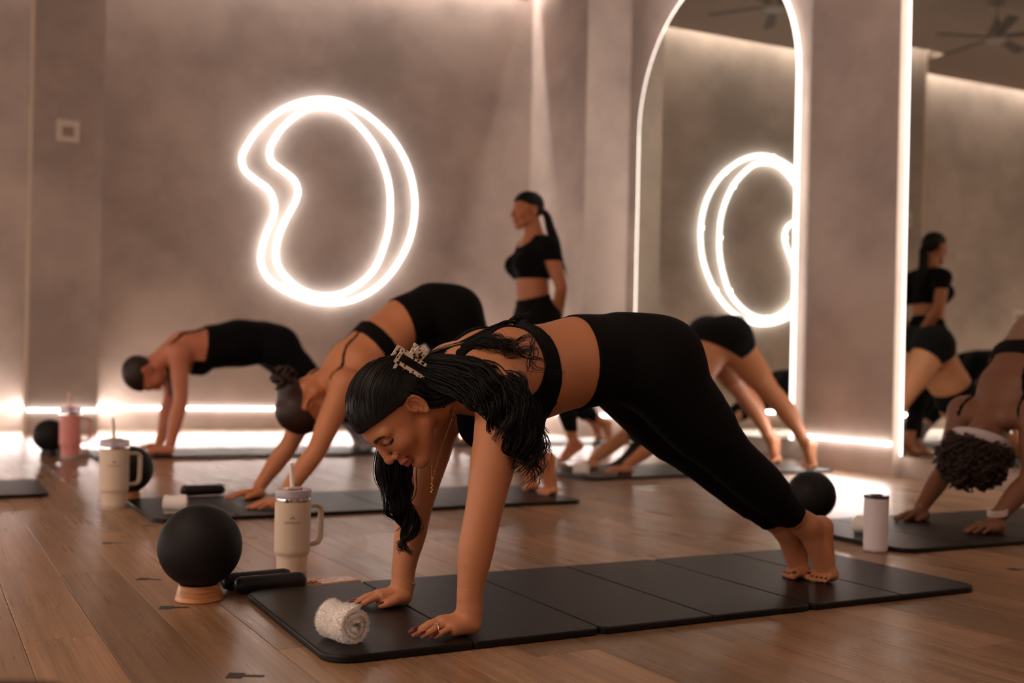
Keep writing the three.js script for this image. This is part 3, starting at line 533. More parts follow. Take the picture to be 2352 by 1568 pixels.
// flat hand: wrist centre, finger direction d, up n, thumb side t (unit vectors); y of the surface it rests on
function handInto(F, wr, d, n, t, k, ground, nails) {
  const g = (f, s, h) => { const p = [0, 1, 2].map((i) => wr[i] + k * (f * d[i] + s * t[i])); p[1] = ground + h * k; return p; };
  const kn = [[0.066, 0.027], [0.071, 0.009], [0.067, -0.010], [0.059, -0.027]], len = [0.068, 0.076, 0.069, 0.053], spread = [0.06, 0.01, -0.06, -0.16];
  F.bone(g(-0.004, 0.012, 0.020), g(-0.004, -0.016, 0.020), 0.0195 * k, 0.0195 * k, 0.012);
  F.bone(wr, g(0.012, 0.0, 0.026), 0.0255 * k, 0.022 * k, 0.015, t, 1.15);
  kn.forEach(([f, s], i) => {
    const r = [0.0098, 0.0102, 0.0096, 0.0086][i], hK = [0.030, 0.033, 0.030, 0.024][i];
    F.bone(g(0.0, s * 0.6, 0.030), g(f, s, hK), 0.015 * k, (r + 0.002) * k, 0.012);
    F.bone(g(0.004, s * 0.7, 0.016), g(f * 0.92, s, 0.014), 0.013 * k, 0.012 * k, 0.012);
    const L = len[i], sp = spread[i], p0 = g(f, s, hK), p1 = g(f + L * 0.46, s + sp * L * 0.46, hK * 0.78), p2 = g(f + L * 0.76, s + sp * L * 0.76, 0.0135), p3 = g(f + L, s + sp * L, 0.0085);
    F.chain([[...p0, r * k], [...p1, (r - 0.0008) * k], [...p2, (r - 0.0016) * k], [...p3, (r - 0.0026) * k]], 0.0035);
    if (nails) nails.push([vadd(vmix(p2, p3, 0.92), [0, (r - 0.0022) * k, 0]), vnorm(vsub(p3, p2)), i]);
  });
  const q0 = g(0.004, 0.024, 0.022), q1 = g(0.034, 0.047, 0.020), q2 = g(0.058, 0.053, 0.014), q3 = g(0.076, 0.051, 0.0095);
  F.chain([[...q0, 0.018 * k], [...q1, 0.0125 * k], [...q2, 0.0105 * k], [...q3, 0.0078 * k]], 0.008);
  if (nails) nails.push([vadd(vmix(q2, q3, 0.9), [0, 0.0078 * k, 0]), vnorm(vsub(q3, q2)), 4]);
}
// foot up on its toes: ankle, heel, ball of the foot; toes point along d (unit); t = big-toe side
function footInto(F, an, heel, ball, d, t, k, ground, nails) {
  F.bone(an, heel, 0.029 * k, 0.027 * k, 0.02); F.bone(heel, ball, 0.025 * k, 0.021 * k, 0.02, t, 1.45);
  F.bone(an, vadd(vadd(ball, d, 0.022 * k), [0, 1, 0], 0.016 * k), 0.028 * k, 0.017 * k, 0.02, t, 1.3);
  F.bone(vadd(ball, t, 0.024 * k), vadd(ball, t, -0.022 * k), 0.020 * k, 0.017 * k, 0.015);
  [0.027, 0.010, -0.004, -0.017, -0.029].forEach((s, i) => {
    const r = [0.0125, 0.0088, 0.0084, 0.008, 0.0078][i] * k, L = [0.048, 0.050, 0.045, 0.040, 0.033][i] * k, b = vadd(vadd(ball, t, s * k), d, 0.004), m = vadd(vadd(b, d, L * 0.55), [0, 0.010 * k, 0]), e = vadd(b, d, L); b[1] = Math.max(b[1], ground + r); m[1] = ground + r + 0.009 * k; e[1] = ground + r * 0.85;
    F.chain([[...b, r * 1.15], [...m, r], [...e, r * 0.85]], 0.005);
    if (nails) nails.push([vadd(vmix(m, e, 0.8), [0, r * 0.8, 0]), vnorm(vsub(e, m)), i + 5]);
  });
}
// flat foot on the ground
function flatFootInto(F, an, d, t, k, ground) {
  const heel = vadd(an, d, -0.035 * k); heel[1] = ground + 0.026 * k; const ball = vadd(an, d, 0.10 * k); ball[1] = ground + 0.018 * k;
  F.bone(an, heel, 0.030 * k, 0.027 * k, 0.02); F.bone(heel, ball, 0.025 * k, 0.018 * k, 0.02, t, 1.5); F.bone(an, vadd(ball, [0, 0.012 * k, 0]), 0.027 * k, 0.017 * k, 0.02, t, 1.3);
  [0.027, 0.010, -0.004, -0.017, -0.029].forEach((s, i) => { const r = [0.0125, 0.009, 0.0085, 0.008, 0.0078][i] * k, b = vadd(ball, t, s * k), e = vadd(b, d, [0.052, 0.052, 0.046, 0.038, 0.03][i] * k); b[1] = ground + r; e[1] = ground + r * 0.9; F.bone(b, e, r * 1.1, r * 0.85, 0.005); });
}
const skinMat = phys({ vertexColors: true, color: 0xffffff, roughness: 0.52, sheen: 0.15, sheenRoughness: 0.6 });
const blackCloth = phys({ color: 0x070607, roughness: 0.9, specularIntensity: 0.35 }), navyCloth = phys({ color: 0x0b0b12, roughness: 0.9, specularIntensity: 0.35 });
const hairBlack = phys({ color: 0x060404, roughness: 0.5, specularIntensity: 0.55 }), hairBrown = phys({ color: 0x1c100a, roughness: 0.5 });
function person(pos, turn, label, group) { return thing('person', label, 'person', pos, turn, group); }
// one strand or lock: tube with tapering radius along given points
function lock(pts, r0, r1, seg = 16, rad = 5, bulge = 0) {
  const c = new THREE.CatmullRomCurve3(pts.map((p) => V(...p)), false, 'centripetal'), g = new THREE.TubeGeometry(c, seg, 1, rad, false), p = g.attributes.position;
  for (let i = 0; i <= seg; i++) { const u = i / seg, o = c.getPointAt(u), r = lerp(r0, r1, u) + bulge * Math.sin(u * Math.PI); for (let j = 0; j <= rad; j++) { const q = i * (rad + 1) + j; p.setXYZ(q, o.x + (p.getX(q) - o.x) * r, o.y + (p.getY(q) - o.y) * r, o.z + (p.getZ(q) - o.z) * r); } }
  g.deleteAttribute('uv'); return g;
}
// a mass of strands following a guide: spread(u) is the half-width of the bundle, wave its curl
function hairMass(guide, count, o) {
  const c = new THREE.CatmullRomCurve3(guide.map((p) => V(...p)), false, 'centripetal'), out = [], T = V(...(o.side ?? [0, 0, 1])).normalize();
  const nc = o.clumps ?? 8, C = Array.from({ length: nc }, (_, i) => ({ oa: rnd() * 6.283, or: Math.sqrt((i + 0.5) / nc), ph: rnd() * 6.283, fq: (o.freq ?? 16) * (0.85 + 0.3 * rnd()), am: 0.6 + 0.8 * rnd(), end: lerp(o.short ?? 0.8, 1, rnd()) }));
  for (let s = 0; s < count; s++) {
    const k = C[s % nc], oa = rnd() * 6.283, orad = Math.sqrt(rnd()), stray = rnd() < 0.10 ? 1.4 : 1, end = Math.min(1, k.end * (0.9 + 0.12 * rnd())), st = (o.start ?? 0) * rnd(), pts = [], n = 18, jit = (rnd() - 0.5) * 0.35, amp = o.amp * k.am * (0.85 + 0.3 * rnd());
    for (let i = 0; i <= n; i++) {
      const u = lerp(st, end, i / n), p = c.getPointAt(u), tg = c.getTangentAt(u), a = T.clone().addScaledVector(tg, -T.dot(tg)).normalize(), b = tg.clone().cross(a), w = o.spread(u), own = lerp(0.9, 0.30, u) * stray, grp = lerp(0.3, 0.95, u) * (1 - 0.35 * u * (o.gather ?? 0));
      const wave = amp * Math.max(0, u - (o.waveFrom ?? 0.2)) * 1.4, ang = u * k.fq + k.ph + jit;
      const ca = w * (own * orad * Math.cos(oa) + grp * k.or * Math.cos(k.oa)) * 0.85 + wave * Math.cos(ang), cb = w * (o.flat ?? 0.6) * (own * orad * Math.sin(oa) + grp * k.or * Math.sin(k.oa)) * 0.85 + wave * 0.8 * Math.sin(ang);
      pts.push([p.x + a.x * ca + b.x * cb, p.y + a.y * ca + b.y * cb, p.z + a.z * ca + b.z * cb]);
    }
    const r = (o.r ?? 0.0025) * (0.6 + 0.8 * rnd()); out.push(lock(pts, r, r * 0.3, o.seg ?? 26, o.rad ?? 3, r * 0.3));
  }
  return out;
}


const basisOf = (f, sc = [1, 1, 1]) => new THREE.Matrix4().makeBasis(V(...f.f).multiplyScalar(sc[0]), V(...f.u).multiplyScalar(sc[1]), V(...f.l).multiplyScalar(-sc[2])).setPosition(...f.c);
const limb = (p, rs, n = 3) => { const q = p.map((v, i) => [...v, rs[i]]); const c = new THREE.CatmullRomCurve3(q.map((v) => V(v[0], v[1], v[2])), false, 'centripetal'), out = []; const m = (q.length - 1) * n; for (let i = 0; i <= m; i++) { const u = i / m * (q.length - 1), a = Math.min(q.length - 2, Math.floor(u)), f = u - a, s = f * f * (3 - 2 * f), pt = c.getPoint(i / m); out.push([pt.x, pt.y, pt.z, lerp(q[a][3], q[a + 1][3], s)]); } return out; };

// ------------------------------------------------------------------ the woman with long wavy hair (frame: x from hands to feet, z towards the viewer)
{
  const P = person([0.82, 0, -2.21], 0.085, 'woman with long wavy black hair and claw clip holding a plank in black leggings');
  const skin = [0.49, 0.205, 0.098], W = [0, 0, 1], G = MT;
  const H = frameOf([-0.115, 0.473, 0], [-0.475, -0.862, 0.17], [-0.875, 0.485, 0], 0.95);
  const nails = [], toes = [];
  const trunk = (F) => {
    F.bone([0.035, 0.560, 0], [0.117, 0.560, 0], 0.070, 0.094, 0.05, W, 1.45);
    F.bone([0.117, 0.562, 0], [0.226, 0.570, 0], 0.094, 0.099, 0.05, W, 1.38);
    F.bone([0.226, 0.570, 0], [0.345, 0.598, 0], 0.099, 0.097, 0.05, W, 1.22);
    F.bone([0.345, 0.598, 0], [0.470, 0.614, 0], 0.097, 0.106, 0.05, W, 1.30);
    for (const s of [-1, 1]) { F.ball([0.545, 0.613, s * 0.072], 0.097, 0.05); F.ball([0.140, 0.452, s * 0.066], 0.066, 0.03); F.bone([0.02, 0.575, s * 0.04], [0.062, 0.535, s * 0.135], 0.045, 0.052, 0.04); F.ball([0.12, 0.615, s * 0.075], 0.05, 0.04); }
    F.bone([-0.045, 0.495, 0], [0.045, 0.552, 0], 0.050, 0.060, 0.03);
  };
  const legs = (F) => {
    F.chain(limb([[0.520, 0.585, 0.082], [0.632, 0.478, 0.078], [0.780, 0.363, 0.06], [0.893, 0.289, 0.05], [1.000, 0.215, 0.04], [1.066, 0.176, 0.036]], [0.100, 0.088, 0.060, 0.057, 0.037, 0.030]), 0.04);
    F.chain(limb([[0.535, 0.580, -0.082], [0.655, 0.468, -0.078], [0.815, 0.338, -0.06], [0.925, 0.262, -0.05], [1.010, 0.190, -0.036], [1.056, 0.155, -0.03]], [0.100, 0.088, 0.060, 0.057, 0.037, 0.030]), 0.04);
  };
  const arms = (F) => {
    F.chain(limb([[0.062, 0.522, 0.146], [0.052, 0.43, 0.155], [0.018, 0.262, 0.158], [0.006, 0.195, 0.155], [-0.004, 0.105, 0.151], [-0.005, 0.062, 0.150]], [0.055, 0.052, 0.0395, 0.0385, 0.0285, 0.0265]), 0.03);
    F.chain(limb([[0.066, 0.522, -0.146], [0.052, 0.43, -0.155], [0.004, 0.250, -0.16], [-0.008, 0.190, -0.16], [-0.025, 0.100, -0.16], [-0.027, 0.060, -0.16]], [0.055, 0.050, 0.0395, 0.0385, 0.0285, 0.0265]), 0.03);
  };
  const body = new Field([-0.30, -0.01, -0.30], [1.26, 0.80, 0.30], 0.0055);
  trunk(body); legs(body); arms(body);
  const hd = new Field([-0.31, 0.30, -0.115], [0.06, 0.66, 0.115], 0.0026);
  trunk(hd); hd.bone([-0.085, 0.472, 0], [0.0, 0.525, 0], 0.048, 0.053, 0.03); headInto(hd, H, true);
  const hn = new Field([-0.19, 0, 0.06], [0.07, 0.13, 0.23], 0.0026), hf = new Field([-0.21, 0, -0.24], [0.05, 0.13, -0.07], 0.0026);
  arms(hn); handInto(hn, [-0.005, 0.060, 0.150], vnorm([-1, 0, 0.06]), [0, 1, 0], [-0.06, 0, -1].map((v) => v / 1.0018), 0.86, G, nails);
  arms(hf); handInto(hf, [-0.027, 0.058, -0.160], vnorm([-1, 0, -0.10]), [0, 1, 0], vnorm([-0.10, 0, 1]), 0.86, G, nails);
  const fn = new Field([0.98, 0, -0.05], [1.23, 0.24, 0.12], 0.003), ff = new Field([0.96, 0, -0.13], [1.21, 0.22, 0.05], 0.003);
  legs(fn); footInto(fn, [1.066, 0.176, 0.036], [1.128, 0.168, 0.036], [1.152, 0.036, 0.036], [-1, 0, 0], [0, 0, -1], 0.9, G, toes);
  legs(ff); footInto(ff, [1.056, 0.155, -0.030], [1.102, 0.150, -0.030], [1.118, 0.034, -0.034], [-1, 0, 0], [0, 0, 1], 0.9, G, toes);
  hd.clip((x, y, z) => x + 0.012 - Math.max(0, 0.5 - y) * 0); hn.clip((x, y) => Math.max(y - 0.112, G + 0.001 - y)); hf.clip((x, y) => Math.max(y - 0.112, G + 0.001 - y)); fn.clip((x, y, z) => Math.max(1.03 - x, -0.004 - z, G + 0.001 - y)); ff.clip((x, y, z) => Math.max(1.02 - x, z - 0.004 > 0 && y > 0.12 ? z - 0.004 : -1, G + 0.001 - y));
  const lip = [0.36, 0.095, 0.075], brow = [0.03, 0.016, 0.011], lash = [0.015, 0.01, 0.008];
  const faceColor = (x, y, z) => {
    const [f, u, l] = H.inv([x, y, z]), al = Math.abs(l); let c = skin;
    if (f > 0.06) {
      const lipLine = al < 0.021 && u < -0.0565 + al * -0.12 && u > -0.0815 + al * 0.55;
      if (lipLine && f > 0.08) c = vmix(skin, lip, Math.min(1, (0.021 - al) / 0.004));
      const bu = 0.0255 + 0.0035 * Math.sin((al - 0.010) / 0.040 * Math.PI), th = 0.0058 * (1 - 0.45 * (al - 0.012) / 0.036);
      if (al > 0.011 && al < 0.050 && Math.abs(u - bu) < th) c = vmix(brow, skin, Math.max(0, Math.abs(u - bu) / th - 0.6) * 1.6);
      const eu = 0.0035 - 0.0022 * Math.cos((al - 0.030) / 0.015 * 1.4); if (al > 0.014 && al < 0.047 && Math.abs(u - eu) < 0.0030) c = lash;
      else if (al > 0.013 && al < 0.048 && u > eu && u < eu + 0.013) c = vmix(c, [0.16, 0.07, 0.045], 0.45);
    }
    return c;
  };
  const sk = () => skin;
  // the pieces overlap a little inside the wrists, ankles and neck and form one skin
  body.clip((x, y, z) => Math.max(x < 0.3 ? 0.105 - y : -1, x - 1.045, y > 0.42 ? -0.022 - x : -1));
  const skinGeo = mergeGeometries([body.geometry(sk), hd.geometry(faceColor), hn.geometry(sk), hf.geometry(sk), fn.geometry(sk), ff.geometry(sk)]);
  const B = mesh('body', skinGeo, skinMat, P); B.userData.label = 'bare warm-toned skin';
  // leggings and sports bra, cut from the same field
  const full = new Field(body.lo, [1.26, 0.80, 0.30], 0.0055); full.d = body.d;
  const lf = new Field([0.28, 0.1, -0.22], [1.13, 0.80, 0.22], 0.005); trunk(lf); legs(lf);
  const legg = lf.shell(0.0045, (x, y, z) => Math.max(0.330 + 0.03 * (y - 0.7) * -1 - x + 0.018 * Math.cos(z * 9) - 0.018, (x > 0.85 ? (x - (z > 0 ? 1.022 : 1.012)) * 0.84 - (y - (z > 0 ? 0.200 : 0.186)) * 0.54 : -1)));
  mesh('leggings', legg.geometry(), blackCloth, P);
  const bf = new Field([-0.02, 0.36, -0.24], [0.30, 0.76, 0.24], 0.0045); trunk(bf);
  const seg = (x, y, z, a, b) => { const d = vsub(b, a), q = vsub([x, y, z], a), t = Math.max(0, Math.min(1, vdot(q, d) / vdot(d, d))); return Math.hypot(...vsub(q, d.map((v) => v * t))); };
  const bra = bf.shell(0.0045, (x, y, z) => {
    const az = Math.abs(z), edge = 0.208 + 0.012 * (0.68 - y) / 0.2;
    const inner = 0.148 + 0.024 * Math.sin(Math.min(1, Math.max(0, (0.68 - y) / 0.17)) * Math.PI) - Math.max(0, 0.53 - y) * 0.6;
    let r = Math.max(x - edge, inner - x);
    r = Math.min(r, Math.max(y - 0.490 + Math.max(0, 0.12 - x) * 0.4, x - edge, 0.055 - x, az - 0.135));
    r = Math.min(r, Math.max(Math.abs(az - (0.045 + 0.20 * Math.max(0, 0.17 - x))) - 0.0125, x - 0.19, -0.012 - x, 0.55 - y), Math.max(Math.abs(az - 0.078) - 0.011, x - 0.09, -0.03 - x, y - 0.56));
    return r;
  });
  mesh('sports_bra', bra.geometry(), blackCloth, P);
  // hair: smooth cap, then wavy locks
  const cap = new Field([-0.31, 0.30, -0.115], [0.06, 0.66, 0.115], 0.003); headInto(cap, H, false);
  cap.egg(H.at(-0.088, 0.010, 0), [H.f, H.u, H.l], [0.045, 0.05, 0.055], 0.03); cap.egg(H.at(-0.055, -0.045, 0), [H.f, H.u, H.l], [0.045, 0.06, 0.062], 0.03);
  const capHair = cap.shell(0.009, (x, y, z) => { const [f, u, l] = H.inv([x, y, z]), al = Math.abs(l); const g = f > 0.010 ? 0.034 + (f - 0.010) * 0.42 - Math.max(0, 0.04 - al) * 0.15 : f > -0.030 ? 0.030 + Math.max(0, 0.055 - al) : lerp(0.030, -0.12, Math.min(1, (-0.030 - f) / 0.022)); return (g - u) * 0.9; });
  const strands = [];
  // combed streaks over the cap
  const onCap = (dir) => { const n = capHair.n, h = capHair.h, l = capHair.lo, o = H.at(-0.012, 0.03, 0), smp = (r) => { const q = vadd(o, dir, r), i = Math.round((q[0] - l[0]) / h), j = Math.round((q[1] - l[1]) / h), k = Math.round((q[2] - l[2]) / h); return i < 0 || j < 0 || k < 0 || i >= n[0] || j >= n[1] || k >= n[2] ? 1 : cap.d[(k * n[1] + j) * n[0] + i] - 0.009; }; let a = 0.05, b = 0.17; for (let t = 0; t < 14; t++) { const m = (a + b) / 2; smp(m) < 0 ? a = m : b = m; } return vadd(o, dir, a + 0.0011); };
  for (let i = 0; i < 420; i++) {
    const a = (rnd() * 2 - 1) * 1.0, low = Math.max(0, Math.abs(a) - 0.8) * 5, s0 = vnorm([0.98 * Math.cos(a * 1.5) - 0.25 * low, 0.36 + 0.05 * rnd() - 0.1 * low, Math.sin(a * 1.5)]), e0 = vnorm([-0.98, 0.05 - 0.25 * rnd(), a * 0.16]), mid = vnorm([(s0[0] + e0[0]) * 0.5, 0.55 + 0.45 * Math.cos(a * 1.5), 0.95 * Math.sin(a * 1.5)]), t0 = rnd() * 0.35, t1 = 0.65 + rnd() * 0.35, pts = [];
    for (let j = 0; j <= 10; j++) { const t = lerp(t0, t1, j / 10), q = [0, 1, 2].map((k) => (1 - t) * (1 - t) * s0[k] + 2 * t * (1 - t) * mid[k] * 1.2 + t * t * e0[k]), d = vnorm([0, 1, 2].map((k) => q[0] * H.f[k] + q[1] * H.u[k] + q[2] * H.l[k])); pts.push(onCap(d)); }
    for (let q = 0; q < 3; q++) for (let j = 1; j < 10; j++) pts[j] = pts[j].map((v, k) => (pts[j - 1][k] + 2 * v + pts[j + 1][k]) / 4);
    strands.push(lock(pts, 0.0005, 0.0005, 16, 4, 0.0009));
  }
  // streaks from the nape up to the clip
  for (let i = 0; i < 160; i++) { const sd = rnd() < 0.75 ? 1 : -1, a = rnd(), s0 = vnorm([-0.35 - 0.5 * a, -0.75 + 0.55 * rnd(), sd * (0.9 - 0.75 * a)]), e0 = vnorm([-0.98, 0.02 - 0.2 * rnd(), sd * 0.12]), pts = []; for (let j = 0; j <= 8; j++) { const t = j / 8, q = vnorm(vmix(s0, e0, t)); pts.push(onCap(vnorm([0, 1, 2].map((k) => q[0] * H.f[k] + q[1] * H.u[k] + q[2] * H.l[k])))); } for (let q = 0; q < 3; q++) for (let j = 1; j < 8; j++) pts[j] = pts[j].map((v, k) => (pts[j - 1][k] + 2 * v + pts[j + 1][k]) / 4); strands.push(lock(pts, 0.0006, 0.0006, 14, 4, 0.0012)); }
  // main fall over the near shoulder, ending in loose curls
  strands.push(...hairMass([[-0.085, 0.583, 0.02], [-0.035, 0.575, 0.075], [0.005, 0.557, 0.140], [0.045, 0.520, 0.200], [0.074, 0.455, 0.224], [0.090, 0.395, 0.222], [0.104, 0.330, 0.212]], 520, { spread: (u) => 0.024 + 0.040 * Math.sin(Math.min(1, u * 1.15) * Math.PI * 0.8), amp: 0.027, freq: 25, r: 0.0015, clumps: 16, flat: 0.55, short: 0.74, gather: 0.8, waveFrom: 0.22, side: [0.75, 0.5, 0.2] }));
  strands.push(...hairMass([[-0.08, 0.578, 0.03], [-0.01, 0.572, 0.10], [0.05, 0.550, 0.175], [0.090, 0.49, 0.215], [0.108, 0.42, 0.218], [0.120, 0.36, 0.210], [0.126, 0.32, 0.205]], 110, { spread: (u) => 0.020 + 0.016 * u, amp: 0.040, freq: 28, r: 0.0012, clumps: 9, flat: 0.6, short: 0.75, waveFrom: 0.45, side: [0.75, 0.5, 0.2] }));
  strands.push(...hairMass([[-0.09, 0.570, 0.04], [-0.045, 0.545, 0.080], [-0.005, 0.525, 0.135], [0.025, 0.485, 0.196], [0.045, 0.43, 0.220], [0.062, 0.375, 0.220]], 240, { spread: (u) => 0.020 + 0.024 * Math.sin(u * Math.PI), amp: 0.020, freq: 23, r: 0.0015, clumps: 9, flat: 0.5, short: 0.55, gather: 0.6, side: [0.75, 0.4, 0.2] }));
  strands.push(...hairMass([[-0.10, 0.53, 0.05], [-0.06, 0.512, 0.062], [-0.015, 0.530, 0.085], [0.02, 0.560, 0.13], [0.05, 0.565, 0.175]], 260, { spread: () => 0.028, amp: 0.004, freq: 10, r: 0.0017, clumps: 9, flat: 0.5, short: 0.8, side: [0.3, 1, 0] }));
  // wisps across the back
  strands.push(...hairMass([[-0.07, 0.59, 0.0], [0.0, 0.615, 0.05], [0.06, 0.632, 0.110], [0.105, 0.612, 0.160], [0.130, 0.572, 0.188], [0.140, 0.53, 0.200]], 130, { spread: (u) => 0.014 + 0.024 * u, amp: 0.028, freq: 24, r: 0.0009, clumps: 12, flat: 0.35, short: 0.5, waveFrom: 0.3, side: [0.6, 0.5, 0.3] }));
  strands.push(...hairMass([[-0.06, 0.59, 0], [0.02, 0.632, 0.04], [0.09, 0.668, 0.055], [0.16, 0.690, 0.045], [0.215, 0.702, 0.035], [0.262, 0.722, 0.03]], 90, { spread: (u) => 0.010 + 0.010 * u, amp: 0.030, freq: 30, r: 0.0010, clumps: 7, flat: 0.5, short: 0.6, waveFrom: 0.5, side: [0, 0, 1] }));
  // fall on the other side of the face
  strands.push(...hairMass([[-0.05, 0.55, -0.045], [-0.045, 0.49, -0.085], [-0.068, 0.42, -0.10], [-0.078, 0.34, -0.10], [-0.068, 0.27, -0.095], [-0.050, 0.21, -0.09], [-0.060, 0.165, -0.088], [-0.045, 0.125, -0.085]], 460, { spread: (u) => (u < 0.5 ? 0.026 + 0.06 * u : 0.056 - 0.085 * (u - 0.5)), amp: 0.030, freq: 30, r: 0.0014, clumps: 8, flat: 0.5, short: 0.6, waveFrom: 0.5, gather: 0.5, side: [1, 0, 0] }));
  const hair = mesh('hair', mergeGeometries([capHair.geometry(), ...strands].map((g) => { const q = g.clone(); if (q.attributes.uv) q.deleteAttribute('uv'); return q; })), hairBlack, P); hair.userData.label = 'long black hair pulled back and falling in waves';
  // tortoiseshell claw clip
  const cv = document.createElement('canvas'); cv.width = cv.height = 128; const cx = cv.getContext('2d'); cx.fillStyle = '#d9cbb6'; cx.fillRect(0, 0, 128, 128); for (let i = 0; i < 34; i++) { cx.fillStyle = i % 3 ? '#2a1710' : '#5a3420'; cx.beginPath(); cx.ellipse(rnd() * 128, rnd() * 128, 3 + rnd() * 7, 3 + rnd() * 6, rnd() * 3, 0, 7); cx.fill(); }
  const ct = new THREE.CanvasTexture(cv); ct.colorSpace = THREE.SRGBColorSpace; ct.wrapS = ct.wrapT = THREE.RepeatWrapping; ct.repeat.set(18, 18);
  const clipM = std({ map: ct, roughness: 0.18 }), cl = new THREE.Group(); cl.name = 'claw_clip'; P.add(cl); cl.userData.label = 'tortoiseshell claw clip';
  const cf = frameOf([-0.097, 0.584, 0.028], [0.80, -0.45, 0.1], [0.42, 0.80, 0.25]);
  const put = (name, g) => { g.scale(1.14, 1.14, 1.14); g.applyMatrix4(basisOf(cf)); return mesh(name, planarUV(g), clipM, cl); };
  for (const s of [-1, 1]) {
    put('jaw', merge([new THREE.BoxGeometry(0.074, 0.007, 0.005).translate(0, 0.012, s * 0.020), new THREE.BoxGeometry(0.074, 0.007, 0.005).translate(0, -0.010, s * 0.027), ...[-0.034, 0.034].map((x) => new THREE.BoxGeometry(0.006, 0.026, 0.005).translate(x, 0, s * 0.0235)), ...[-2, -1, 0, 1, 2].map((i) => new THREE.BoxGeometry(0.005, 0.026, 0.004).translate(i * 0.015, -0.020, s * 0.027))]));
    put('thumb_tab', new RoundedBoxGeometry(0.026, 0.026, 0.004, 2, 0.0018).rotateX(s * 0.5).translate(0, 0.024, s * 0.013));
  }
  // nails
  const red = phys({ color: 0x5c0714, roughness: 0.18, clearcoat: 0.6 });
  const nail = new THREE.SphereGeometry(1, 14, 10); let nf = 0;
  for (const [c, d, i] of [...nails, ...toes]) { const toe = i > 4, f = frameOf(c, d, [0, 1, 0]), sc = toe ? (i === 5 ? [0.0085, 0.0026, 0.0078] : [0.0048, 0.002, 0.0048]) : i === 4 ? [0.0125, 0.0022, 0.0066] : [0.0125, 0.0020, 0.0052]; f.c = vadd(f.c, f.f, toe ? 0.001 : 0.004); const m = basisOf(f, sc); mesh(toe ? 'toenail' : 'fingernail', nail.clone().applyMatrix4(m), red, P); }
  // jewellery
  const gold = std({ color: RGB(0.9, 0.55, 0.22), metalness: 1, roughness: 0.28 }), silver = std({ color: RGB(0.9, 0.88, 0.86), metalness: 1, roughness: 0.15 }), gem = phys({ color: 0xffffff, roughness: 0.02, transmission: 0.9, thickness: 0.003, ior: 2.2 });
  const nk = []; const chain = (pts, n) => { const c = new THREE.CatmullRomCurve3(pts.map((p) => V(...p)), false, 'centripetal'); for (let i = 0; i < n; i++) { const p = c.getPointAt(i / (n - 1)); nk.push(new THREE.SphereGeometry(i % 6 === 0 ? 0.0017 : 0.0010, 6, 5).translate(p.x, p.y, p.z)); } };
  chain([[0.002, 0.515, 0.058], [-0.006, 0.46, 0.045], [-0.018, 0.39, 0.015], [-0.030, 0.318, 0.0]], 90); chain([[0.005, 0.50, -0.056], [-0.02, 0.44, -0.03], [-0.027, 0.38, -0.012], [-0.030, 0.318, 0.0]], 90);
  for (let i = 0; i < 5; i++) nk.push(new THREE.SphereGeometry(0.0024, 8, 6).translate(-0.030 + (i % 2) * 0.002, 0.316 - i * 0.0045, 0));
  mesh('necklace', mergeGeometries(nk), gold, P);
  for (const [u, l] of [[-0.027, 0.0815], [-0.0215, 0.0805]]) mesh('earring', new THREE.SphereGeometry(0.0024, 12, 8).translate(...H.at(-0.020 + (u + 0.027) * -0.6, u, l + 0.003)), silver, P);
  const ring = new THREE.Group(); ring.name = 'ring'; P.add(ring); const rp = [-0.089, 0.043, 0.1675];
  mesh('band', new THREE.TorusGeometry(0.0093, 0.0010, 8, 24).rotateY(Math.PI / 2 + 0.1).translate(rp[0], rp[1] - 0.0085, rp[2]), silver, ring); mesh('gem', new THREE.OctahedronGeometry(0.0048, 1).scale(1.15, 0.7, 1).translate(rp[0], rp[1] + 0.003, rp[2] + 0.002), gem, ring);
  const br = new THREE.TorusGeometry(0.0295, 0.0009, 6, 40).rotateX(Math.PI / 2).rotateZ(-0.42).translate(-0.024, 0.072, -0.16); mesh('bracelet', mergeGeometries([br, new THREE.SphereGeometry(0.003, 8, 6).translate(0.004, 0.0595, -0.158)]), silver, P);
}

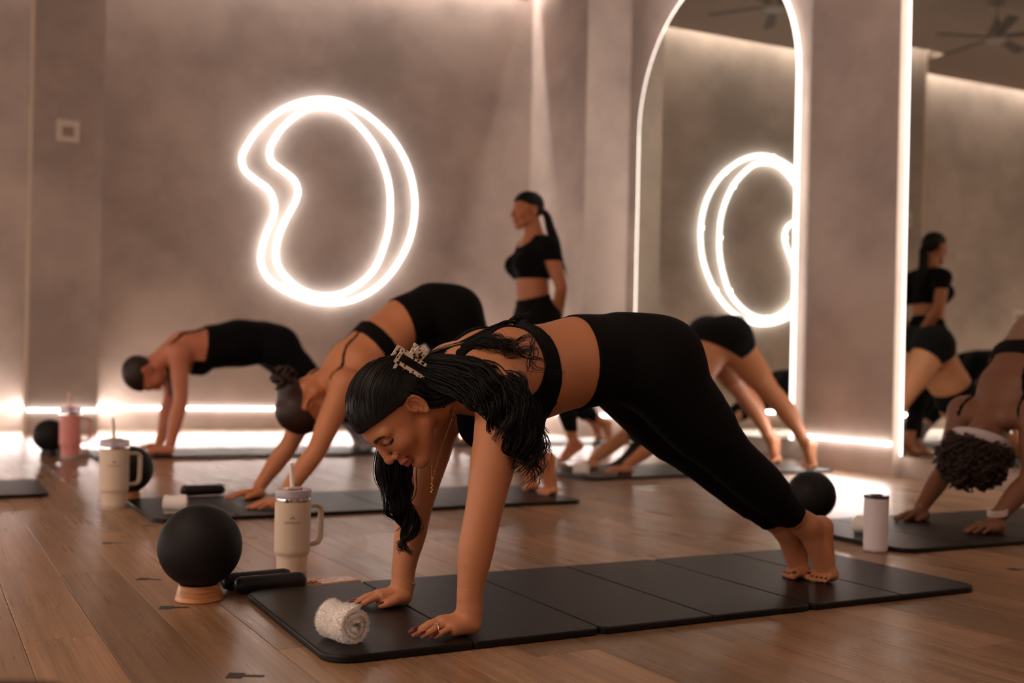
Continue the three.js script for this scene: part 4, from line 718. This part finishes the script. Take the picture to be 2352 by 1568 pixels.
// ------------------------------------------------------------------ the other people, in frames like the first: x from hands to feet, z towards the viewer
const sideOf = (p, s) => [p[0], p[1], Math.abs(p[2]) * s];
function figure(o) {
  const P = person(o.pos, o.turn, o.label), { k, J } = o, W = [0, 0, 1], G = o.ground ?? MT, sc = o.wide ?? [1.45, 1.36, 1.22, 1.30], R = (o.r ?? [0.092, 0.096, 0.092, 0.105]).map((v) => v * k);
  const pair = (a) => (Array.isArray(a[0]) ? a : [a, sideOf(a, -1)]);
  const sh = pair(J.sh), el = pair(J.el), wr = pair(J.wr), hip = pair(J.hip), kn = pair(J.kn), an = pair(J.an), heel = J.heel ? pair(J.heel) : null, ball = J.ball ? pair(J.ball) : null;
  const H = frameOf(J.head, o.fwd, o.up, o.hk ?? k * 0.96);
  const trunk = (F) => {
    F.bone(vmix(J.c1, J.neck, 0.45), J.c1, 0.07 * k, R[0], 0.05 * k, W, sc[0]); F.bone(J.c1, J.rib, R[0], R[1], 0.05 * k, W, sc[1]); F.bone(J.rib, J.waist, R[1], R[2], 0.05 * k, W, sc[2]); F.bone(J.waist, J.pel, R[2], R[3], 0.05 * k, W, sc[3]);
    for (const s of [-1, 1]) { F.ball(sideOf(J.glute, s), 0.098 * k * (o.gl ?? 1), 0.05 * k); if (J.breast) F.ball(sideOf(J.breast, s), 0.058 * k, 0.04 * k); F.bone([...J.neck.slice(0, 2), s * 0.03], s > 0 ? sh[0] : sh[1], 0.04 * k, 0.05 * k, 0.04 * k); }
    F.bone(H.at(-0.025, -0.05, 0), J.neck, 0.05 * k, 0.056 * k, 0.03 * k);
  };
  const legs = (F) => [0, 1].forEach((i) => F.chain(limb([hip[i], vmix(hip[i], kn[i], 0.5), kn[i], vadd(vmix(kn[i], an[i], 0.38), o.calf ?? [0.012, 0.012, 0]), an[i]], [0.097, 0.084, 0.056, 0.055, 0.030].map((v) => v * k)), 0.04 * k));
  const arms = (F) => [0, 1].forEach((i) => F.chain(limb([sh[i], vmix(sh[i], el[i], 0.5), el[i], vmix(el[i], wr[i], 0.35), wr[i]], [0.052, 0.046, 0.036, 0.037, 0.026].map((v) => v * k)), 0.03 * k));
  const all = [J.c1, J.rib, J.waist, J.pel, J.head, ...sh, ...el, ...wr, ...hip, ...kn, ...an], lo = [0, 1, 2].map((i) => Math.min(...all.map((p) => p[i])) - 0.2 * k), hi = [0, 1, 2].map((i) => Math.max(...all.map((p) => p[i])) + 0.2 * k); lo[1] = Math.max(lo[1], -0.01);
  const body = new Field(lo, hi, o.cell ?? 0.009); trunk(body); legs(body); arms(body);
  const lower = new Field(lo, hi, o.cell ?? 0.009); trunk(lower); legs(lower);
  const cloth = o.cloth.map(([name, off, mat, reg]) => [name, (/legg|short/.test(name) ? lower : body).shell(off, reg), mat]);
  const hd = new Field(J.head.map((v) => v - 0.19 * k), J.head.map((v) => v + 0.19 * k), 0.0045); hd.bone(H.at(-0.025, -0.05, 0), vmix(H.at(-0.025, -0.05, 0), J.neck, 0.5), 0.05 * k, 0.053 * k, 0.03 * k); headInto(hd, H, o.face ?? false);
  const sk = () => o.skin, parts = [body.geometry(sk), hd.geometry(sk)];
  const small = (c, r, fn) => { const f = new Field(c.map((v) => v - r * k), c.map((v) => v + r * k), 0.0042); fn(f); parts.push(f.geometry(sk)); return f; };
  [0, 1].forEach((i) => { const s = i ? -1 : 1; if (o.flatHands !== false) small(vadd(wr[i], [-0.06 * k, 0, 0]), 0.15, (f) => { handInto(f, wr[i], vnorm(o.hand ?? [-1, 0, 0]), [0, 1, 0], [0, 0, -s], k * (o.handK ?? 0.88), G); f.clip((x, y) => G + 0.001 - y); }); else small(wr[i], 0.13, (f) => o.handShape(f, wr[i], s)); });
  let socks = null;
  [0, 1].forEach((i) => { const s = i ? -1 : 1, fn = (f) => { f.bone(vmix(kn[i], an[i], 0.85), an[i], 0.034 * k, 0.030 * k, 0.02); o.flatFeet?.[i] ? flatFootInto(f, an[i], vnorm(o.toe ?? [-1, 0, 0]), [0, 0, -s], k * 0.9, o.footGround ?? G) : footInto(f, an[i], heel[i], ball[i], vnorm(o.toe ?? [-1, 0, 0]), [0, 0, -s], k * 0.9, o.footGround ?? G); }; const f = new Field(an[i].map((v) => v - 0.24 * k), an[i].map((v) => v + 0.2 * k), 0.0045); fn(f); f.clip((x, y) => (o.footGround ?? G) + (o.socks ? 0.004 : 0.001) - y); if (o.socks) mesh('sock', f.shell(0.003, (x, y, z) => y - an[i][1] - 0.03).geometry(), o.socks, P); parts.push(f.geometry(sk)); });
  mesh('body', mergeGeometries(parts), skinMat, P);
  for (const [name, f, mat] of cloth) mesh(name, f.geometry(), mat, P);
  // hair cap
  const cap = new Field(J.head.map((v) => v - 0.19 * k), J.head.map((v) => v + 0.19 * k), 0.005); headInto(cap, H, false); if (o.capBulge) cap.egg(H.at(...o.capBulge.slice(0, 3)), [H.f, H.u, H.l], o.capBulge.slice(3).map((v) => v * H.k), 0.03);
  const ch = cap.shell(o.capOff ?? 0.010, (x, y, z) => { const [f, u, l] = H.inv([x, y, z]), al = Math.abs(l), g = f > 0.010 ? 0.034 + (f - 0.010) * 0.42 - Math.max(0, 0.04 - al) * 0.15 : f > -0.036 ? 0.032 + Math.max(0, 0.055 - al) : lerp(0.032, -0.09, Math.min(1, (-0.036 - f) / 0.02)); return (g - u) * 0.9; });
  const extra = o.hair ? o.hair(H) : [];
  mesh('hair', mergeGeometries([ch.geometry(), ...extra].map((g) => { const q = g.index ? g : g; if (q.attributes.uv) q.deleteAttribute('uv'); return q; })), o.hairMat, P);
  return { P, H };
}
const strap = (x, y, z, a, b, r) => { const d = vsub(b, a), q = vsub([x, y, z], a), t = Math.max(0, Math.min(1, vdot(q, d) / vdot(d, d))); return Math.hypot(...vsub(q, d.map((v) => v * t))) - r; };
const curlBall = (c, r, n, turns, tr, seed0) => { const pts = []; for (let i = 0; i <= 14; i++) { const t = i / 14, a = t * turns * 6.283 + seed0; pts.push([c[0] + Math.cos(a) * r * (1 - 0.4 * t), c[1] + Math.sin(a * 0.9 + seed0) * r * (1 - 0.3 * t), c[2] + Math.sin(a) * r * (1 - 0.4 * t)]); } return lock(pts, tr, tr * 0.5, 26, 4); };
// low bun, bra with thin straps, black leggings
figure({
  pos: [0.80, 0, -4.34], turn: 0.085, label: 'woman with a brown low bun holding a pike on the second mat, bare lower back', k: 1.1, skin: [0.55, 0.22, 0.10], cell: 0.008, face: true, capOff: 0.006,
  J: { c1: [0.395, 0.590, 0], rib: [0.525, 0.695, 0], waist: [0.635, 0.785, 0], pel: [0.765, 0.850, 0], neck: [0.300, 0.520, 0], head: [0.195, 0.425, 0], sh: [0.305, 0.512, 0.165], el: [0.180, 0.240, 0.185], wr: [0.055, 0.070, 0.18], hip: [0.845, 0.800, 0.09], glute: [0.845, 0.845, 0.08], breast: [0.44, 0.52, 0.07], kn: [1.040, 0.495, 0.09], an: [1.285, 0.175, 0.09], heel: [1.335, 0.180, 0.09], ball: [1.355, 0.036, 0.09] },
  fwd: [0.90, -0.42, 0], up: [-0.42, -0.90, 0], hairMat: phys({ color: 0x2c180d, roughness: 0.5 }), capBulge: [-0.09, -0.02, 0, 0.04, 0.045, 0.05],
  cloth: [['leggings', 0.005, blackCloth, (x, y, z) => Math.max(0.833 - 0.942 * x - 0.335 * y, x > 1.1 ? (x - 1.255) * 0.6 - (y - 0.215) * 0.8 : -1)],
    ['sports_bra', 0.005, blackCloth, (x, y, z) => { const t = x * 0.78 + y * 0.62, az = Math.abs(z); return Math.min(Math.max(t - 0.838, 0.772 - t), Math.max(t - 0.838, 0.66 - t, (y - 0.545) + (x - 0.4) * -0.6), Math.max(Math.abs(az - (0.035 + (0.79 - t) * 0.42)) - 0.007, t - 0.80, 0.52 - t)); }]],
  hair: (H) => { const out = []; for (let i = 0; i < 90; i++) { const a = rnd() * 6.283, b = rnd() * 3.14, c = H.at(-0.128 + 0.036 * Math.cos(a) * Math.sin(b), -0.052 + 0.034 * Math.cos(b), 0.042 * Math.sin(a) * Math.sin(b)); out.push(curlBall(c, 0.016, 14, 1.2, 0.006, rnd() * 6)); } return out; },
});
// tank top, far mat
figure({
  pos: [0.65, 0, -7.17], turn: 0.09, label: 'woman in a black tank top and leggings holding a plank near the rear wall', k: 1.26, skin: [0.60, 0.22, 0.12], cell: 0.011, face: true, capOff: 0.006, r: [0.088, 0.100, 0.112, 0.113], gl: 0.96,
  J: { c1: [0.175, 0.690, 0], rib: [0.36, 0.715, 0], waist: [0.53, 0.745, 0], pel: [0.69, 0.755, 0], neck: [0.065, 0.640, 0], head: [-0.062, 0.535, 0], sh: [0.105, 0.660, 0.165], el: [0.122, 0.372, 0.175], wr: [0.062, 0.075, 0.17], hip: [0.775, 0.715, 0.1], glute: [0.79, 0.745, 0.09], breast: [0.26, 0.60, 0.08], kn: [1.045, 0.475, 0.1], an: [1.375, 0.180, 0.1], heel: [1.43, 0.18, 0.1], ball: [1.455, 0.038, 0.1] },
  fwd: [0.42, -0.91, 0], up: [-0.91, -0.42, 0], hairMat: phys({ color: 0x26140d, roughness: 0.55 }), socks: std({ color: 0x8f8a92, roughness: 0.9 }),
  cloth: [['leggings', 0.006, navyCloth, (x, y, z) => Math.max(0.62 - x, x > 1.1 ? (x - 1.34) * 0.75 - (y - 0.21) * 0.66 : -1)], ['tank_top', 0.007, blackCloth, (x, y, z) => { const az = Math.abs(z); return Math.min(Math.max(0.285 + 0.10 * (y - 0.72) - x, x - 0.65), Math.max(y - 0.62, 0.20 - x, x - 0.65), Math.max(Math.abs(az - (0.055 + (0.30 - x) * 0.26)) - 0.014, x - 0.33, 0.05 - x, 0.66 - y)); }]],
  hair: () => hairMass([[-0.03, 0.63, 0.02], [0.04, 0.60, 0.04], [0.07, 0.52, 0.05], [0.075, 0.44, 0.05], [0.085, 0.36, 0.045]], 40, { spread: (u) => 0.022 * (1 - 0.6 * u), amp: 0.004, r: 0.005, clumps: 4, side: [1, 0, 0] }),
});
// short shorts, mat by the pier
figure({
  pos: [3.0, 0, -5.39], turn: 0.085, label: 'woman in short black shorts in downward dog near the pier, hair brushing the mat', k: 1.16, skin: [0.46, 0.19, 0.085], cell: 0.009, gl: 1.16, r: [0.092, 0.096, 0.096, 0.116],
  J: { c1: [0.525, 0.475, 0], rib: [0.625, 0.59, 0], waist: [0.71, 0.70, 0], pel: [0.785, 0.81, 0], neck: [0.42, 0.40, 0], head: [0.315, 0.285, 0], sh: [0.455, 0.385, 0.165], el: [0.255, 0.195, 0.18], wr: [0.045, 0.068, 0.18], hip: [0.855, 0.800, 0.105], glute: [0.845, 0.835, 0.105], breast: [0.56, 0.44, 0.07], kn: [[1.115, 0.500, 0.17], [1.165, 0.490, -0.14]], an: [[1.385, 0.185, 0.21], [1.455, 0.190, -0.19]], heel: [[1.435, 0.165, 0.21], [1.505, 0.170, -0.19]], ball: [[1.445, 0.038, 0.21], [1.515, 0.040, -0.19]] },
  fwd: [0.80, -0.60, 0], up: [-0.60, -0.80, 0], hairMat: hairBrown,
  cloth: [['shorts', 0.006, blackCloth, (x, y, z) => Math.max(1.005 - 0.45 * x - 0.89 * y, (x - 0.865) * 0.62 - (y - 0.80) * 0.78 - 0.075)], ['sports_bra', 0.006, blackCloth, (x, y) => { const t = x * 0.62 + y * 0.78; return Math.max(t - 0.80, 0.64 - t); }]],
  hair: () => hairMass([[0.30, 0.24, 0], [0.23, 0.17, 0.01], [0.15, 0.10, 0.03], [0.07, 0.058, 0.05], [0.0, 0.045, 0.06]], 130, { spread: (u) => 0.055 + 0.04 * u, amp: 0.004, r: 0.005, clumps: 8, flat: 0.15, short: 0.7, side: [0, 0, 1] }),
});
// curly hair and white headband
{
  const { P, H } = figure({
    pos: [3.14, 0, -3.0], turn: 0.05, label: 'woman with short curly hair and a white headband folded in a downward dog', k: 1.1, skin: [0.18, 0.072, 0.034], cell: 0.008,
    J: { c1: [0.405, 0.545, 0], rib: [0.50, 0.665, 0], waist: [0.60, 0.77, 0], pel: [0.74, 0.87, 0], neck: [0.315, 0.435, 0], head: [0.240, 0.320, 0], sh: [0.325, 0.455, 0.165], el: [0.262, 0.215, 0.195], wr: [0.102, 0.068, 0.175], hip: [0.82, 0.82, 0.09], glute: [0.82, 0.86, 0.08], kn: [1.06, 0.49, 0.09], an: [1.32, 0.17, 0.09], heel: [1.37, 0.17, 0.09], ball: [1.385, 0.036, 0.09], breast: [0.45, 0.49, 0.07] },
    fwd: [0.88, -0.42, 0.1], up: [-0.42, -0.90, 0.05], hairMat: phys({ color: 0x2e1b11, roughness: 0.6 }), hand: [-1, 0, 0],
    cloth: [['leggings', 0.005, blackCloth, (x, y) => Math.max(0.62 - x, x > 1.1 ? (x - 1.27) * 0.6 - (y - 0.21) * 0.8 : -1)], ['sports_bra', 0.005, blackCloth, (x, y, z) => { const t = x * 0.66 + y * 0.75, az = Math.abs(z); return Math.min(Math.max(t - 0.84, 0.775 - t), Math.max(t - 0.84, 0.62 - t, y - 0.50 - (x - 0.42) * 0.5), Math.max(Math.abs(az - (0.075 + (0.79 - t) * 0.22)) - 0.007, t - 0.80, 0.50 - t)); }]],
    hair: (H) => { const out = []; for (let i = 0; i < 620; i++) { const a = rnd() * 6.283, b = Math.acos(1 - 1.28 * rnd()), d = [-0.35 * Math.cos(b) + Math.cos(a) * Math.sin(b), 0.95 * Math.cos(b) + 0.1, Math.sin(a) * Math.sin(b)]; if (d[0] > 0.55 && d[1] < 0.35) continue; const r = 0.112 + 0.034 * rnd(); out.push(curlBall(H.at(d[0] * r - 0.012, d[1] * r + 0.03, d[2] * r * 0.82), 0.012 + 0.007 * rnd(), 14, 1.6, 0.0034, rnd() * 6)); } return out; },
  });
  const hb = []; for (let i = 0; i <= 30; i++) { const a = -0.75 + 2.7 * i / 30; hb.push(H.at(-0.012 - 0.116 * Math.cos(a), -0.012 + 0.008 * Math.cos(a), 0.096 * Math.sin(a))); }
  const c = new THREE.CatmullRomCurve3(hb.map((p) => V(...p))), g = new THREE.TubeGeometry(c, 60, 1, 12, false), p = g.attributes.position; for (let i = 0; i <= 60; i++) { const o = c.getPointAt(i / 60); for (let j = 0; j <= 12; j++) { const q = i * 13 + j; const dv = [p.getX(q) - o.x, p.getY(q) - o.y, p.getZ(q) - o.z], u = vdot(dv, H.u), w = vadd(dv, H.u, -u); p.setXYZ(q, o.x + w[0] * 0.007 + H.u[0] * u * 0.020, o.y + w[1] * 0.007 + H.u[1] * u * 0.020, o.z + w[2] * 0.007 + H.u[2] * u * 0.020); } } g.computeVertexNormals();
  mesh('headband', g, std({ color: 0xb9b0b4, roughness: 0.8 }), P);
  const bead = []; for (let k = 0; k < 3; k++) for (let i = 0; i < 26; i++) { const a = i / 26 * 6.283; bead.push(new THREE.SphereGeometry(0.0042, 8, 6).translate(0.108 + 0.033 * Math.cos(a), 0.082 + k * 0.008 + 0.006 * Math.cos(a), 0.176 + 0.033 * Math.sin(a))); }
  mesh('bead_bracelet', mergeGeometries(bead), std({ color: 0xcfc3ba, roughness: 0.25 }), P);
}
// mostly hidden behind the others, on the mat near the corner pier
figure({
  pos: [3.15, 0, -8.03], turn: 0.03, label: 'woman in navy leggings holding a low plank near the corner pier', k: 1.12, skin: [0.48, 0.20, 0.10], cell: 0.011,
  J: { c1: [0.16, 0.535, 0], rib: [0.29, 0.54, 0], waist: [0.41, 0.55, 0], pel: [0.54, 0.56, 0], neck: [0.06, 0.52, 0], head: [-0.05, 0.46, 0], sh: [0.09, 0.515, 0.165], el: [0.06, 0.28, 0.175], wr: [0.0, 0.07, 0.17], hip: [0.61, 0.53, 0.09], glute: [0.62, 0.555, 0.08], breast: [0.19, 0.46, 0.07], kn: [0.93, 0.35, 0.09], an: [1.27, 0.175, 0.09], heel: [1.32, 0.175, 0.09], ball: [1.34, 0.036, 0.09] },
  fwd: [-0.3, -0.95, 0], up: [-0.95, 0.3, 0], hairMat: hairBlack, cloth: [['leggings', 0.006, navyCloth, (x, y) => Math.max(0.40 - x, x - 1.18)], ['top', 0.006, blackCloth, (x, y, z) => Math.max(0.12 - x, x - 0.36, Math.abs(z) - 0.15)]],
});
// standing instructor, hands behind her back
figure({
  pos: [3.0, 0, -6.3], turn: 0, label: 'standing woman with a black ponytail, crop top and leggings, hands behind her back', k: 1.1, skin: [0.45, 0.165, 0.075], cell: 0.009, ground: 0, footGround: 0, face: true, wide: [1.5, 1.4, 1.25, 1.25], r: [0.082, 0.088, 0.085, 0.1], gl: 0.95,
  J: { c1: [-0.065, 1.40, 0], rib: [-0.075, 1.26, 0], waist: [-0.065, 1.14, 0], pel: [-0.055, 1.0, 0], neck: [-0.055, 1.475, 0], head: [-0.115, 1.655, 0], sh: [-0.035, 1.405, 0.165], el: [0.045, 1.15, 0.205], wr: [0.095, 0.965, 0.075], hip: [-0.04, 0.94, 0.085], glute: [0.0, 0.955, 0.075], breast: [-0.165, 1.30, 0.07], kn: [[0.075, 0.50, 0.10], [-0.07, 0.52, -0.09]], an: [[0.215, 0.135, 0.10], [-0.05, 0.085, -0.09]], heel: [[0.258, 0.105, 0.10], [-0.01, 0.03, -0.09]], ball: [[0.165, 0.032, 0.10], [-0.15, 0.02, -0.09]] },
  calf: [0.02, 0, 0], fwd: [-1, -0.04, 0], up: [-0.04, 1, 0], hk: 1.04, hairMat: hairBlack, flatFeet: [false, true], flatHands: false,
  handShape: (f, w, s) => { f.bone(w, [w[0] + 0.025, w[1] - 0.05, s * 0.03], 0.026, 0.028, 0.02, [1, 0, 0], 0.7); for (let i = 0; i < 4; i++) f.chain([[w[0] + 0.012 + i * 0.014, w[1] - 0.055 - i * 0.006, s * 0.025, 0.010], [w[0] + 0.018 + i * 0.014, w[1] - 0.075 - i * 0.006, -s * 0.005, 0.009], [w[0] + 0.02 + i * 0.013, w[1] - 0.08 - i * 0.006, -s * 0.03, 0.008]], 0.005); f.bone([w[0], w[1] - 0.03, s * 0.05], [w[0] + 0.03, w[1] - 0.06, s * 0.015], 0.012, 0.009, 0.01); },
  cloth: [['leggings', 0.006, blackCloth, (x, y) => Math.max(y - 1.105 - x * 0.25, (x > 0.1 ? 0.20 : 0.13) - y)], ['crop_top', 0.008, blackCloth, (x, y, z) => { const az = Math.abs(z); const neckCut = Math.hypot(x + 0.12, (y - 1.50) * 0.8, z * 0.8) - 0.085; return Math.max(1.205 - y, az > 0.17 ? 1.315 - y : -1, y - 1.49, -neckCut); }]],
  hair: () => hairMass([[-0.015, 1.675, 0], [0.018, 1.635, 0.015], [0.035, 1.55, 0.04], [0.065, 1.44, 0.065], [0.10, 1.33, 0.075], [0.135, 1.22, 0.075]], 90, { spread: (u) => 0.022 + 0.025 * Math.sin(u * Math.PI), amp: 0.008, freq: 14, r: 0.005, clumps: 6, short: 0.8, side: [0, 0, 1] }),
});

renderer.render(scene, camera);
